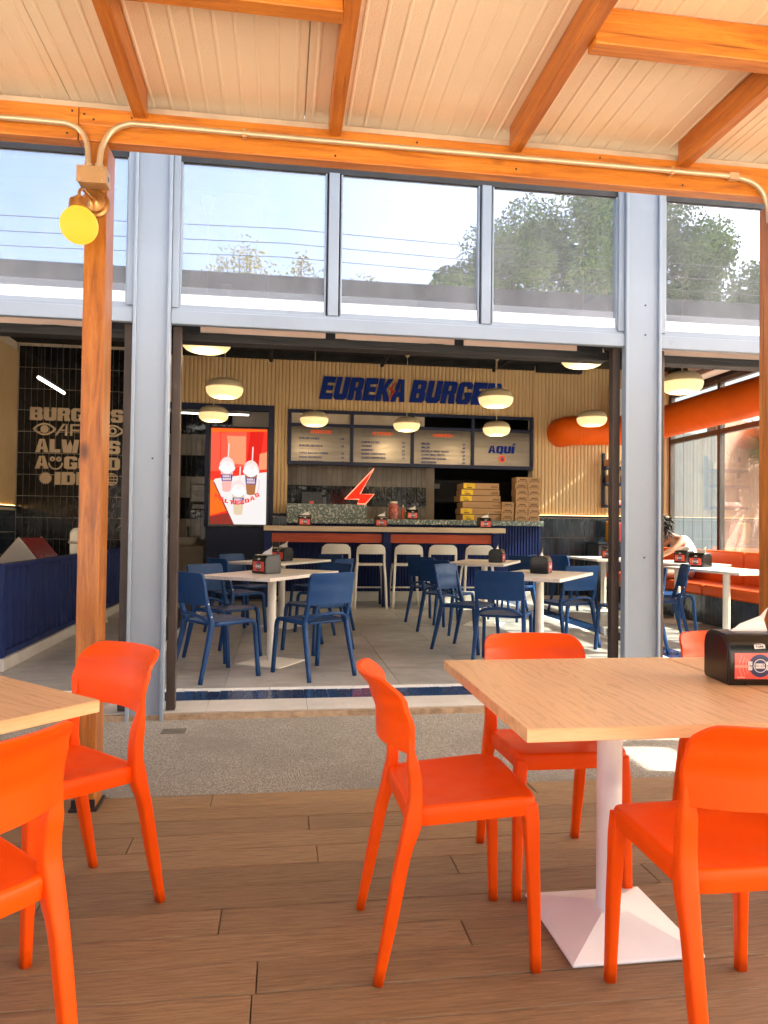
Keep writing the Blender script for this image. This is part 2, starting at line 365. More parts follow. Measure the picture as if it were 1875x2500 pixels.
strip(-1.15, -1.065, 5.46, 11.6, 10, False, whitestrip, 'white_strip'); strip(-1.435, -1.155, 5.46, 11.6, 44, False, bluetile, 'border_tile')

# ------------------------------------------------------------------ pergola
perg = thing('pergola', 'wooden pergola over the deck with orange stained beams and ribbed cream roof panels', 'pergola', (0, 3.3, 0))
def P_(mb, name, mat, bevel=.004):
    for i, p in enumerate(mb.v): mb.v[i] = (p[0], p[1]-3.3, p[2])
    return mb.build(name, mat, perg, bevel=bevel)
P_(MB().box(-5, -.905, 3.278, 3.348, 2.915, 3.062), 'beam', pineX)
P_(MB().box(-.902, -.60, 3.277, 3.348, 2.985, 3.062), 'beam_splice', pineX)
P_(MB().box(-.902, 6.3, 3.2795, 3.348, 2.915, 3.062), 'beam', pineX)
P_(MB().box(-5, 6.3, 3.292, 3.346, 3.064, 3.094), 'trim_board', M('weathered_trim', (.50, .40, .29), .7, var=.15, vs=5))
for x in (-4.2, -.872, 2.447, 5.7):
    P_(MB().box(x, x+.092, 3.284, 3.425, .004, 2.914), 'post', pineZ)
    P_(MB().box(x-.012, x+.104, 3.272, 3.437, -.006, .012).box(x-.003, x+.095, 3.279, 3.2835, .012, .05), 'post_shoe', darksteel, .001)
for i in range(-5, 8):
    x = .216 + i*.858
    P_(MB().box(x-.029, x+.029, -1.0, 3.276, 3.03, 3.148), 'rafter', pineY)
for i in range(-5, 7):
    xa, xb = .216+i*.858+.030, .216+(i+1)*.858-.030
    if i in (-1,): P_(MB().box(xa, xb, 2.455, 2.52, 3.018, 3.146), 'purlin', pineX)
    if i >= 1 and i % 1 == 0: P_(MB().box(xa, xb if i != 1 else xb, 2.452, 2.522, 3.008, 3.146), 'purlin', pineX)
    P_(MB().box(xa, xb, .8, .87, 3.018, 3.146), 'purlin', pineX)
for x_, z_ in ((-.88, 3.03), (-.84, 3.01), (-.68, 3.03), (-.93, 3.04), (-.95, 2.94), (.22, 2.94), (1.08, 2.95), (1.93, 2.94), (.6, 3.035), (1.5, 3.04)):
    o = MB().lathe([(.005, 0), (.005, .0022), (.003, .003)], 10).build('nail', darksteel, perg, loc=(x_, 3.277-3.3, z_)); o.rotation_euler = (R(90), 0, 0)
# roof panels: ribbed sandwich sheets, about a metre each
for i in range(-4, 9):
    xa = -.968+(i)*1.05; xb = xa+1.046; y1 = 3.45 if xb < 5.95 else 2.75  # end panels cut short, out of view, to let a sun patch onto the walkway
    prof = [(xa, 3.15)]; nr = 13; st = (xb-xa)/nr
    for k in range(nr):
        c = xa+st*(k+.5); prof += [(c-.009, 3.15), (c-.004, 3.1462), (c+.004, 3.1462), (c+.009, 3.15)]
    prof += [(xb, 3.15), (xb, 3.20), (xa, 3.20)]
    pan = P_(MB().prism(prof, 'y', -1.0, y1), 'roof_panel', panelm, 0)
P_(MB().box(-5.2, 5.95, -1.0, 3.43, 3.2, 3.215), 'roof_sheet', rooftop, 0)
P_(MB().box(-5.2, 5.95, 3.452, 3.472, 3.045, 3.10).box(-5.2, 5.95, 3.452, 3.488, 3.104, 3.15).box(-5.2, 5.95, 3.452, 3.475, 3.154, 3.215), 'flashing', rooftop, .002)
P_(MB().box(-5.2, 5.95, 2.84, 2.90, 3.216, 3.56), 'roof_parapet', greyroof, .004)

# ------------------------------------------------------------------ facade
def column(x0, x1, label, loc_y=4.74):
    t = thing('steel_column', label, 'column', ((x0+x1)/2, loc_y, 0), group='grey facade columns')
    h = (x1-x0)/2
    MB().box(-h+.022, h-.022, .022, .055, -.03, 4.6).build('web', facade, t)
    for s in (-1, 1):
        a, b = sorted((s*h, s*(h-.021)))
        MB().box(a, b, 0, .065, -.03, 4.6).build('flange', facade, t, bevel=.004)
    for z in (1.05, 2.62, 2.83) if x0 > 0 else (1.66,):
        MB().lathe([(.006, 0), (.006, .006)], 10).build('bolt_hole', darksteel, t, loc=(.02, .022, z)).rotation_euler = (R(90), 0, 0)
    return t
column(-.955, -.722, 'grey blue steel facade column between the left bay and the main opening')
column(2.372, 2.640, 'grey blue steel facade column between the main opening and the right bay')
column(-4.45, -4.2, 'grey blue steel facade column at the far left'); column(5.75, 6.0, 'grey blue steel facade column at the far right')
whiterail = M('white_aluminium', (.86, .89, .91), .4, var=.03)
bays = [(-4.2, -.957, [], 'left'), (-.720, 2.370, [(.272, .365), (1.323, 1.412)], 'main'), (2.642, 5.75, [(4.15, 4.24)], 'right')]
for x0, x1, mull, nm in bays:
    t = thing('clerestory_window', {'left': 'reflective clerestory window above the left bay, partly behind the wooden post',
              'main': 'three pane reflective clerestory window above the main opening', 'right': 'reflective clerestory window above the right bay'}[nm], 'window', ((x0+x1)/2, 4.79, 2.53))
    cx = (x0+x1)/2
    B = lambda a, b, c, d, e, f: MB().box(a-cx, b-cx, c-4.79, d-4.79, e-2.53, f-2.53)
    B(x0, x1, 4.755, 4.802, 2.53, 2.618).build('lintel', facade, t, bevel=.004)
    B(x0, x1, 4.775, 4.93, 2.6185, 2.640).build('sill', facade, t, bevel=.003)
    B(x0, x0+.042, 4.765, 4.93, 2.6405, 3.67).build('jamb', facade, t, bevel=.003)
    B(x1-.042, x1, 4.765, 4.93, 2.6405, 3.67).build('jamb', facade, t, bevel=.003)
    B(x0+.0425, x1-.0425, 4.785, 4.93, 3.60, 3.67).build('head', darksteel, t)
    xs = [x0+.0425] + [v for m_ in mull for v in m_] + [x1-.0425]
    for a, b in mull:
        B(a+.012, b-.012, 4.768, 4.93, 2.6405, 3.599).build('mullion', facade, t, bevel=.003)
    for k in range(0, len(xs), 2):
        a, b = xs[k], xs[k+1]
        f = MB(); f.box(a-cx, b-cx, -.005, .05, .111, .135).box(a-cx, a+.012-cx, -.005, .05, .136, 1.068).box(b-.012-cx, b-cx, -.005, .05, .136, 1.068)
        f.build('frame', facade, t, bevel=.002)
        B(a+.0125, b-.0125, 4.805, 4.813, 2.666, 3.597).build('pane', mirrorglass, t)
        MB().box(a+.0128-cx, b-.0128-cx, .004, .0144, .1355, .166).box(a+.0128-cx, b-.0128-cx, .007, .0144, .1675, .193).box(a+.0128-cx, b-.0128-cx, .004, .0144, .1945, .205).build('white_rail', whiterail, t)
    # head wall above the glass
# solid wall above the windows, added sun-blocking slab and roof
hw = struct(MB().box(-6, 6.9, 4.78, 4.98, 3.672, 5.65).build('wall_front_upper', facade))
struct(MB().box(-8, 9.6, 2.88, 4.775, 5.60, 5.72).build('added_sun_shade', rooftop))  # unseen slab added to keep sun off facade and walkway, white for bounce
struct(MB().box(-6, 7.0, 4.985, 17, 4.12, 4.35).build('roof', blackm))
ceil = struct(MB().box(-4.6, 6.85, 4.985, 16.8, 4.06, 4.118).build('ceiling', blackm))
for yy in (6.2, 7.7, 9.2, 10.7): MB().box(-4.5, 6.8, yy, yy+.1, 3.93, 4.059).build('ceiling_joist', blackm, ceil)
for xx in (-.2, 1.6, 3.5): MB().tube([(xx, 5.2, 3.9), (xx, 11.7, 3.9)], .035, 8).build('ceiling_pipe', blackm, ceil)
# brown steel folding-door frames under the lintels
for x0, x1, mull, nm in bays:
    t = thing('door_frame', {'left': 'brown steel door frame of the left bay beside the wooden post', 'main': 'brown steel door frame around the main opening', 'right': 'brown steel door frame of the right bay with loose wires'}[nm], 'door frame', (0, 5, 0))
    for a, b in ((x0+.004, x0+.060), (x1-.060, x1-.004)):
        MB().box(a, b, -.185, -.125, .045, 2.528).build('jamb', brownsteel, t, bevel=.004)
    MB().box(x0+.004, x1-.004, .02, .10, 2.49, 2.55).box(x0+.004, x1-.004, -.01, .018, 2.482, 2.50).build('track', darksteel, t, bevel=.003)
    n = 3; w_ = (x1-x0-.3)/n
    for k in range(n):
        MB().box(x0+.15+k*w_, x0+.15+(k+1)*w_-.07, .07, .084, 2.552, 2.606).build('soffit_board', peach, t)
    MB().box(x0+.004, x1-.004, .1005, .14, 2.49, 2.75).build('back_rail', darksteel, t)
    pts = [(x0+.1+(x1-x0-.2)*k/14, -.02+.01*math.sin(k*2.1), 2.522+.012*math.sin(k*1.7)+.006*random.random()) for k in range(15)]
    MB().tube(smoothpath(pts, 3), .004, 5).build('loose_wire', wire, t, smooth=True)

# ------------------------------------------------------------------ interior walls
def ribs(a0, a1, z0, z1, at, axis, pitch=.064, depth=.02, sgn=-1):
    """half-round ribbed board; axis 'x' runs along x at y=at"""
    n = max(1, round((a1-a0)/pitch)); p = (a1-a0)/n; line = []
    for i in range(n):
        for k in range(7):
            q = math.pi*k/7
            line.append((a0+p*(i+.5-.5*math.cos(q)), at+sgn*depth*math.sin(q)**.7))
    line.append((a1, at))
    mb = MB(); vs = []; fs = []
    for z in (z0, z1):
        for a, d in line: vs.append((a, d, z) if axis == 'x' else (d, a, z))
    m_ = len(line); fs = [(i, i+1, m_+i+1, m_+i) for i in range(m_-1)]
    mb.add(vs, fs)
    back = at-sgn*.03
    if axis == 'x': mb.box(a0, a1, min(at+.001, back), max(at+.001, back), z0, z1)
    else: mb.box(min(at, back), max(at, back), a0, a1, z0, z1)
    return mb
YB = 11.9
bw = struct(MB().box(-1.2, -.14, 11.96, 12.1, .03, 1.24).box(-.14, .09, 11.94, 12.1, .03, 4.06).box(.09, 4.25, 11.96, 12.1, 3.15, 4.06).box(4.25, 6.85, 11.94, 12.1, .03, 4.06)
            .box(-1.9, -.14, 11.96, 12.1, 3.2, 4.06).box(-4.2, -1.9, 11.94, 12.1, .03, 4.06).build('wall_back', plaster))
for a, b, z0, z1 in ((-1.9, -.14, 3.20, 3.955), (.092, 1.6, 3.15, 3.97), (1.602, 3.1, 3.15, 3.985), (3.102, 4.25, 3.15, 4.0), (-.138, .09, 1.45, 3.965), (4.275, 5.5, 1.50, 4.05), (5.502, 6.8, 1.50, 4.05)):
    ribs(a, b, z0, z1, YB, 'x').build('ribbed_board', beige, bw, smooth=True, angle=50)
MB().box(4.252, 4.273, YB-.03, YB+.03, 1.5, 4.03).build('trim', beige, bw)
MB().box(-1.95, 4.25, YB-.10, YB-.025, 3.958, 4.058).build('bulkhead', blackm, bw)
MB().box(4.3, 5.1, YB-.12, YB-.02, 3.93, 4.055).build('beam_end', blackm, bw)
# wainscot tiles right of the counter and left of it
tw, th = .092, .352
def wall_tiles(parent, x0, x1, z0, z1, mat, w=tw, h=th, at=YB, axis='x', depth=.012, name='tile', gap=.0075):
    nx = max(1, round((x1-x0)/w)); nz = max(1, round((z1-z0)/h)); cw, ch = (x1-x0)/nx, (z1-z0)/nz
    key = (axis, round(cw, 4), round(ch, 4), mat.name)
    if key not in tilem:
        mb = MB()
        if axis == 'x': mb.box(gap/2, cw-gap/2, -depth, 0, gap/2, ch-gap/2)
        else: mb.box(0, depth, gap/2, cw-gap/2, gap/2, ch-gap/2)
        tilem[key] = mesh_of(mb, mat)
    for i in range(nx):
        for j in range(nz):
            o = piece(tilem[key], name, parent, (x0+i*cw, at, z0+j*ch) if axis == 'x' else (at, x0+i*cw, z0+j*ch),
                      (random.uniform(-.012, .012), 0, random.uniform(-.02, .02)))
MB().box(4.26, 6.8, YB-.004, YB+.03, .04, 1.44).build('grout_bed', grout, bw)
wall_tiles(bw, 4.27, 6.79, .10, 1.43, navytile, at=YB-.005)
MB().box(4.26, 6.8, YB-.05, YB+.02, 1.442, 1.475).build('ledge', navy, bw, bevel=.004)
MB().box(4.3, 6.78, YB-.045, YB-.028, 1.4765, 1.484).build('led_strip', ledm, bw)
MB().box(-.138, .088, YB-.004, YB+.03, .04, 1.40).build('grout_bed', grout, bw); wall_tiles(bw, -.136, .086, .10, 1.39, navytile, at=YB-.005)
MB().box(-.138, .088, YB-.03, YB+.02, 1.405, 1.445).build('ledge', navy, bw)
# left tiled wall
MB().box(-4.1, -1.92, YB-.004, YB+.03, .04, 4.05).build('grout_bed', grout, bw)
wall_tiles(bw, -4.075, -1.925, .32, 4.0, blacktile, h=.3345, w=.0915, at=YB-.005)
lw = struct(MB().box(-4.25, -4.13, 5.0, 12.0, .03, 4.06).build('wall_left', plaster))
ribs(8.4, 11.88, 1.5, 3.9, -4.1, 'y', sgn=1).build('ribbed_board', beige, lw, smooth=True, angle=50)
MB().box(-4.128, -4.096, 8.4, 11.88, .04, 1.47).build('grout_bed', grout, lw); wall_tiles(lw, 8.4, 11.88, .10, 1.43, navytile, at=-4.095, axis='y')
MB().box(-4.125, -4.06, 8.4, 11.88, 1.4705, 1.497).build('ledge', navy, lw); MB().box(-4.07, -4.062, 8.45, 11.8, 1.4975, 1.505).build('led_strip', ledm, lw)
# kitchen and wash-room shells behind the back wall
kw = struct(MB().box(-4.2, 6.9, 16.6, 16.75, .03, 4.06).box(-.12, .06, 12.11, 16.6, .03, 4.06).box(6.75, 6.9, 12.11, 16.6, .03, 4.06).box(-4.25, -4.1, 12.11, 16.6, .03, 4.06).build('wall_kitchen', M('dark_kitchen_wall', (.03, .027, .025), .6)))
def striped(name, x0, x1, y, z0, z1, band, parent):
    MB().box(x0, x1, y, y+.06, z0, z1).build(name, dgrout, parent)
    z = z0; k = 0
    while z < z1-.05:
        h = min(band, z1-z)
        wall_tiles(parent, x0, x1, z, z+h, greytile if k % 2 == 0 else blacktile, w=.095, h=h, at=y-.001)
        z += band; k += 1
kt = struct(MB().box(.07, 2.9, 13.56, 13.7, .03, 3.1).build('wall_kitchen_tiled', plaster)); striped('grout_bed', .08, 2.72, 13.49, 1.25, 2.75, .375, kt)
wt = struct(MB().box(-4.0, -.13, 14.07, 14.2, .03, 3.9).build('wall_washroom', plaster)); striped('grout_bed', -2.35, -.95, 14.0, .95, 3.35, .40, wt)

# right window wall
rw = thing('window_wall', 'tall glazed side wall with brown frames behind the orange bench', 'window wall', (6.8, 8.3, 0))
ys = [4.99, 6.05, 7.5, 8.95, 10.42, 11.86]
MB().box(-.06, .06, ys[0]-8.3, ys[-1]-8.3, .03, .86).build('dwarf_wall', brownwall, rw)
for y_ in ys: MB().box(-.045, .045, y_-.035-8.3, y_+.035-8.3, .861, 3.62).build('mullion', brownsteel, rw, bevel=.003)
for z0, z1 in ((.861, .92), (2.76, 2.84), (3.56, 3.64)):
    for a, b in zip(ys, ys[1:]): MB().box(-.043, .043, a+.0355-8.3, b-.0355-8.3, z0, z1).build('transom', brownsteel, rw, bevel=.003)
for a, b in zip(ys, ys[1:]):
    MB().box(-.004, .004, a+.036-8.3, b-.036-8.3, .921, 2.759).build('pane', clearglass, rw); MB().box(-.004, .004, a+.036-8.3, b-.036-8.3, 2.841, 3.559).build('pane', clearglass, rw)
struct(MB().box(6.74, 6.9, 4.985, 12.0, 3.645, 4.12).build('wall_right_upper', blackm))
# outside on the right
bwl = MB(); a = Vector((8.62, 13.35, 0)); d_ = Vector((.83, .557, 0)); n_ = Vector((.557, -.83, 0))
c0, c1 = a, a+d_*9; bwl.add([c0, c1, c1-n_*.2, c0-n_*.2]+[p+Vector((0, 0, 3.6)) for p in (c0, c1, c1-n_*.2, c0-n_*.2)], [(0, 1, 2, 3), (4, 5, 6, 7), (0, 1, 5, 4), (1, 2, 6, 5), (2, 3, 7, 6), (3, 0, 4, 7)])
gg = thing('grey_gate', 'blue grey metal gate outside the first side window', 'gate', (7.55, 13.05, -.06))
for k in range(8): MB().box(-.62+k*.2, -.62+k*.2+.192, 0, .03, .05, 3.2).build('board', M('gate_grey', (.10, .115, .13), .5) if k == 0 else bpy.data.materials['gate_grey'], gg)
MB().box(-.66, 1.0, .031, .07, .3, .4).box(-.66, 1.0, .031, .07, 2.7, 2.8).build('rail', darksteel, gg)
tag(bwl.build('garden_wall', brownwall), 'brown rendered wall outside with palm shadows, seen through the side glazing', 'wall')
# ================================================================== lettering
G = {
 'E': (5.6, [[(0,0),(2.4,0),(2.4,8),(0,8)], [(2.4,0),(5.6,0),(5.6,2.1),(2.4,2.1)], [(2.4,3.2),(5.2,3.2),(5.2,4.9),(2.4,4.9)], [(2.4,5.9),(5.6,5.9),(5.6,8),(2.4,8)]]),
 'U': (6, [[(0,2),(2.4,2),(2.4,8),(0,8)], [(3.6,2),(6,2),(6,8),(3.6,8)], [(0,1),(1,0),(5,0),(6,1),(6,2),(0,2)]]),
 'R': (6.1, [[(0,0),(2.4,0),(2.4,8),(0,8)], [(2.4,6.5),(5.9,6.5),(5.9,7.2),(5.1,8),(2.4,8)], [(3.6,4.6),(5.9,4.6),(5.9,6.5),(3.6,6.5)], [(2.4,3.3),(5.2,3.3),(5.9,4.1),(5.9,4.6),(2.4,4.6)], [(3.4,0),(6.1,0),(5.5,3.3),(3.1,3.3)]]),
 'K': (6.3, [[(0,0),(2.4,0),(2.4,8),(0,8)], [(2.4,3.4),(3.9,4.3),(6.2,8),(3.8,8),(2.4,5.4)], [(2.4,3.4),(3.6,0),(6.3,0),(3.9,4.3)]]),
 'A': (6.4, [[(0,0),(2.3,0),(3.2,8),(1.9,8)], [(4.1,0),(6.4,0),(4.5,8),(3.2,8)], [(2.503,1.8),(3.898,1.8),(3.718,3.4),(2.683,3.4)]]),
 'B': (6.1, [[(0,0),(2.4,0),(2.4,8),(0,8)], [(2.4,6.5),(5.8,6.5),(5.8,7.2),(5.1,8),(2.4,8)], [(3.6,4.9),(5.8,4.9),(5.8,6.5),(3.6,6.5)], [(2.4,3.3),(6,3.3),(5.6,4.1),(5.8,4.9),(2.4,4.9)], [(3.6,1.6),(6.1,1.6),(6,3.3),(3.6,3.3)], [(2.4,0),(5.3,0),(6.1,.8),(6.1,1.6),(2.4,1.6)]]),
 'G': (6.1, [[(0,1.7),(2.4,1.7),(2.4,6.4),(0,6.4)], [(0,6.4),(6,6.4),(6,7.1),(5.1,8),(1,8),(0,7)], [(0,1),(1,0),(5.1,0),(6.1,.9),(6.1,1.7),(0,1.7)], [(3.6,1.7),(6.1,1.7),(6.1,3),(3.6,3)], [(3.1,3),(6.1,3),(6.1,4.3),(3.1,4.3)], [(3.8,5.6),(6,5.6),(6,6.4),(3.8,6.4)]]),
 'S': (6, [[(0,1),(1,0),(5,0),(6,1),(6,1.7),(0,1.7)], [(0,1.7),(2.3,1.7),(2.3,2.6),(0,2.6)], [(3.7,1.7),(6,1.7),(6,3.3),(3.7,3.3)], [(.5,3.3),(6,3.3),(5.4,4.9),(0,4.9)], [(0,4.9),(2.3,4.9),(2.3,6.4),(0,6.4)], [(3.7,5.5),(6,5.5),(6,6.4),(3.7,6.4)], [(0,6.4),(6,6.4),(6,7),(5,8),(1,8),(0,7)]]),
 'L': (5.2, [[(0,0),(2.4,0),(2.4,8),(0,8)], [(2.4,0),(5.2,0),(5.2,2.1),(2.4,2.1)]]),
 'W': (8.6, [[(.9,0),(3.4,0),(2.4,8),(0,8)], [(3.4,0),(3.9,0),(4.9,5.6),(4.3,8),(2.9,4)], [(4.9,0),(5.5,4),(4.9,5.6),(3.9,0)], [(5.2,0),(7.7,0),(8.6,8),(6.2,8)]]),
 'Y': (6.4, [[(2,0),(4.4,0),(4.4,3.6),(2,3.6)], [(2,3.6),(3.2,3.6),(3.2,5),(2.4,8),(0,8)], [(3.2,3.6),(4.4,3.6),(6.4,8),(4,8),(3.2,5)]]),
 'D': (6.1, [[(0,0),(2.4,0),(2.4,8),(0,8)], [(2.4,6.3),(6,6.3),(5.9,7),(4.9,8),(2.4,8)], [(3.7,1.7),(6.1,1.7),(6.1,6.3),(3.7,6.3)], [(2.4,0),(4.9,0),(6,1),(6,1.7),(2.4,1.7)]]),
 'O': (6.1, [[(0,1.7),(2.4,1.7),(2.4,6.3),(0,6.3)], [(0,6.3),(6.1,6.3),(6.1,7),(5.1,8),(1,8),(0,7)], [(3.7,1.7),(6.1,1.7),(6.1,6.3),(3.7,6.3)], [(0,1),(1,0),(5.1,0),(6.1,1),(6.1,1.7),(0,1.7)]]),
 'I': (2.6, [[(0,0),(2.6,0),(2.6,8),(0,8)]]),
 'X': (6.4, [[(0,0),(2.6,0),(3.9,4),(2.5,4)], [(6.4,0),(3.8,0),(2.5,4),(3.9,4)][::-1], [(2.5,4),(3.9,4),(2.6,8),(0,8)], [(2.5,4.01),(3.9,4.01),(6.4,8),(3.8,8)]]),
 'T': (5.8, [[(1.7,0),(4.1,0),(4.1,6),(1.7,6)], [(0,6),(5.8,6),(5.8,8),(0,8)]]),
 'N': (6.2, [[(0,0),(2.2,0),(2.2,8),(0,8)], [(4,0),(6.2,0),(6.2,8),(4,8)], [(2.2,5),(4,.2),(4,3.2),(2.2,8)]]),
 'M': (8, [[(0,0),(2.2,0),(2.2,8),(0,8)], [(5.8,0),(8,0),(8,8),(5.8,8)], [(2.2,5),(4,1.6),(4,4.6),(2.2,8)], [(4,1.6),(5.8,5),(5.8,8),(4,4.6)]]),
 'Q': (6.1, [[(0,1.7),(2.4,1.7),(2.4,6.3),(0,6.3)], [(0,6.3),(6.1,6.3),(6.1,7),(5.1,8),(1,8),(0,7)], [(3.7,1.7),(6.1,1.7),(6.1,6.3),(3.7,6.3)], [(0,1),(1,0),(5.1,0),(6.1,1),(6.1,1.7),(0,1.7)], [(3.6,-.8),(5.6,-.8),(5.1,0),(3.4,0)]]),
 '+': (4.2, [[(1.4,2),(2.8,2),(2.8,6),(1.4,6)], [(0,3.3),(1.4,3.3),(1.4,4.7),(0,4.7)], [(2.8,3.3),(4.2,3.3),(4.2,4.7),(2.8,4.7)]]),
}
def block(txt, width, height, depth, shear=0, gap=.45, space=2.2):
    """heavy block letters in the x-z plane, front at y=0, lower left at the origin, fitted to width"""
    x = 0; out = []
    for ch in txt:
        if ch == ' ': x += space; continue
        wd, polys = G[ch]
        for p in polys: out.append([(x+a, b) for a, b in p])
        x += wd+gap
    tot = x-gap; sx, sz = width/tot, height/8; mb = MB()
    for p in out:
        q = [(a*sx+shear*b*sz, b*sz) for a, b in p]
        area = sum(q[i][0]*q[(i+1) % len(q)][1]-q[(i+1) % len(q)][0]*q[i][1] for i in range(len(q)))
        mb.prism(q if area > 0 else q[::-1], 'y', 0, depth)
    return mb
def text_mb(txt, size, off=0.0, ext=.0006, shear=0, width=None, align='LEFT'):
    cu = bpy.data.curves.new('t', 'FONT'); cu.body = txt; cu.size = size; cu.offset = off*size; cu.extrude = ext; cu.shear = shear; cu.align_x = align; cu.resolution_u = 2
    ob = bpy.data.objects.new('t', cu); COL.objects.link(ob); bpy.context.view_layer.update()
    me = bpy.data.meshes.new_from_object(ob.evaluated_get(bpy.context.evaluated_depsgraph_get()))
    mb = MB(); xs = [v.co.x for v in me.vertices]
    k = width/(max(xs)-min(xs)) if width and xs else 1
    mb.add([(v.co.x*k, -v.co.z, v.co.y) for v in me.vertices], [tuple(p.vertices) for p in me.polygons])
    bpy.data.objects.remove(ob); bpy.data.curves.remove(cu); bpy.data.meshes.remove(me); return mb
def merge(mb, other, dx=0, dy=0, dz=0, m=0, rot=0):
    c, s_ = math.cos(rot), math.sin(rot)
    return mb.add([(x*c-z*s_+dx, y+dy, x*s_+z*c+dz) for x, y, z in other.v], other.f, m)
def disc(mb, cx, cz, r, y, m=0, n=24, d=.0008, rx=None):
    return mb.prism([(cx+(rx or r)*math.cos(2*math.pi*k/n), cz+r*math.sin(2*math.pi*k/n)) for k in range(n)], 'y', y-d, y, m)
def ring(mb, cx, cz, r0, r1, y, m=0, n=28, d=.001, sx=1, a0=0, a1=2*math.pi):
    for k in range(n):
        p, q = a0+(a1-a0)*k/n, a0+(a1-a0)*(k+1)/n
        mb.prism([(cx+sx*r0*math.cos(p), cz+r0*math.sin(p)), (cx+sx*r1*math.cos(p), cz+r1*math.sin(p)), (cx+sx*r1*math.cos(q), cz+r1*math.sin(q)), (cx+sx*r0*math.cos(q), cz+r0*math.sin(q))], 'y', y-d, y, m)
    return mb

# ================================================================== chairs
def ip(tab, t):
    if t <= tab[0][0]: return tab[0][1]
    for (a, va), (b, vb) in zip(tab, tab[1:]):
        if t <= b: k = (t-a)/(b-a); k = k*k*(3-2*k); return va+(vb-va)*k
    return tab[-1][1]
def seat_mesh(hw_f, hw_r, yf, yr, zf, zr, skirt, dish, pw_=5.0, n=40):
    """rounded seat lofted from its under edge up the skirt and over the dished top"""
    def outline(k, dz, ins):
        r = []
        for i in range(n):
            q = 2*math.pi*i/n; c, s = math.cos(q), math.sin(q)
            a = math.copysign(abs(c)**(2/pw_), c); b = math.copysign(abs(s)**(2/pw_), s)
            t = (b+1)/2; hw = hw_r+(hw_f-hw_r)*t
            x = a*max(hw-ins, .001)*k; y = (yr+yf)/2+b*((yf-yr)/2-ins)*k
            tt = (y-yr)/(yf-yr); z = zr+(zf-zr)*tt
            z -= dish*(1-k*k*.9)*(1-max(0, tt-.55)*1.2) if k < 1 else 0
            z -= .010*max(0, tt-.8)/.2 if tt > .8 else 0
            r.append((x, y, z+dz))
        return r
    rings = [outline(.80, -skirt+.006, 0), outline(1, -skirt, .010), outline(1, -skirt+.003, .003), outline(1, -skirt*.5, 0), outline(1, -.010, 0), outline(1, -.003, .003), outline(1, 0, .010)]
    rings += [outline(k, 0, .010) for k in (.93, .8, .6, .35, .08)]
    return MB().loft(rings)
def back_mesh(z0, z1, hw, ytab, bow, th, rc, nu=22, nv=12, lowdrop=.0, wtab=None):
    mb = MB()
    def P(u, v, off):
        au = abs(u); drop = 0
        if au > 1-rc: t = (au-(1-rc))/rc; drop = (1-math.sqrt(max(0, 1-t*t)))
        zt = z1-drop*rc*hw; zb = z0-lowdrop*(1-u*u); z = zb+(zt-zb)*v
        w = ip(wtab, z) if wtab else hw
        y = ip(ytab, z) - bow*(1-u*u)
        return (u*w, y+off*th/2, z)
    us = [math.sin(math.pi/2*(-1+2*i/nu)) for i in range(nu+1)]; vs_ = [j/nv for j in range(nv+1)]
    for off in (1, -1): mb.add([P(u, v, off) for v in vs_ for u in us], [(j*(nu+1)+i, j*(nu+1)+i+1, (j+1)*(nu+1)+i+1, (j+1)*(nu+1)+i) for j in range(nv) for i in range(nu)])
    k = (nu+1)*(nv+1); f = []
    for i in range(nu): f += [(i, i+1, k+i+1, k+i), (nv*(nu+1)+i, nv*(nu+1)+i+1, k+nv*(nu+1)+i+1, k+nv*(nu+1)+i)]
    for j in range(nv):
        a, b = j*(nu+1), (j+1)*(nu+1); f += [(a, b, k+b, k+a), (a+nu, b+nu, k+b+nu, k+a+nu)]
    mb.f += f; mb.m += [0]*len(f); return mb
def make_orange_chair(label):
    t = thing('plastic_chair', label, 'chair', group='orange chairs on the deck')
    seat_mesh(.205, .194, .243, -.135, .492, .466, .056, .016, pw_=9).build('seat', orange, t, smooth=True, angle=60)
    ytab = [(.56, -.122), (.62, -.126), (.69, -.128), (.755, -.148), (.82, -.190)]
    back_mesh(.615, .818, .207, ytab, .062, .015, .22, wtab=[(.6, .199), (.7, .207), (.84, .196)]).build('backrest', orange, t, smooth=True, angle=60, bevel=.004)
    for s in (-1, 1):
        pts = smoothpath([(s*.196, -.214, 0), (s*.195, -.176, .19), (s*.193, -.147, .34), (s*.190, -.124, .42), (s*.187, -.115, .49), (s*.187, -.117, .55), (s*.189, -.1265, .61), (s*.191, -.1325, .66), (s*.192, -.137, .71)], 3)
        sc = []
        for p in pts:
            z = p.z; sc.append((ip([(0, .0155), (.3, .019), (.44, .0235), (.58, .0215), (.64, .0145), (.71, .004)], z), ip([(0, .0125), (.2, .018), (.36, .0185), (.43, .024), (.5, .018), (.58, .017), (.625, .010), (.66, .006), (.71, .003)], z)))
        MB().sweep(pts, sc, e=.38).build('rear_leg', orange, t, smooth=True)
        pts = smoothpath([(s*.197, .234, 0), (s*.192, .228, .22), (s*.186, .222, .38), (s*.1825, .2195, .43), (s*.180, .217, .462)], 3)
        MB().sweep(pts, [(ip([(0, .0145), (.3, .0175), (.40, .0205), (.46, .0215)], p.z), ip([(0, .0135), (.3, .0175), (.40, .021), (.46, .022)], p.z)) for p in pts], e=.36).build('front_leg', orange, t, smooth=True)
    return t
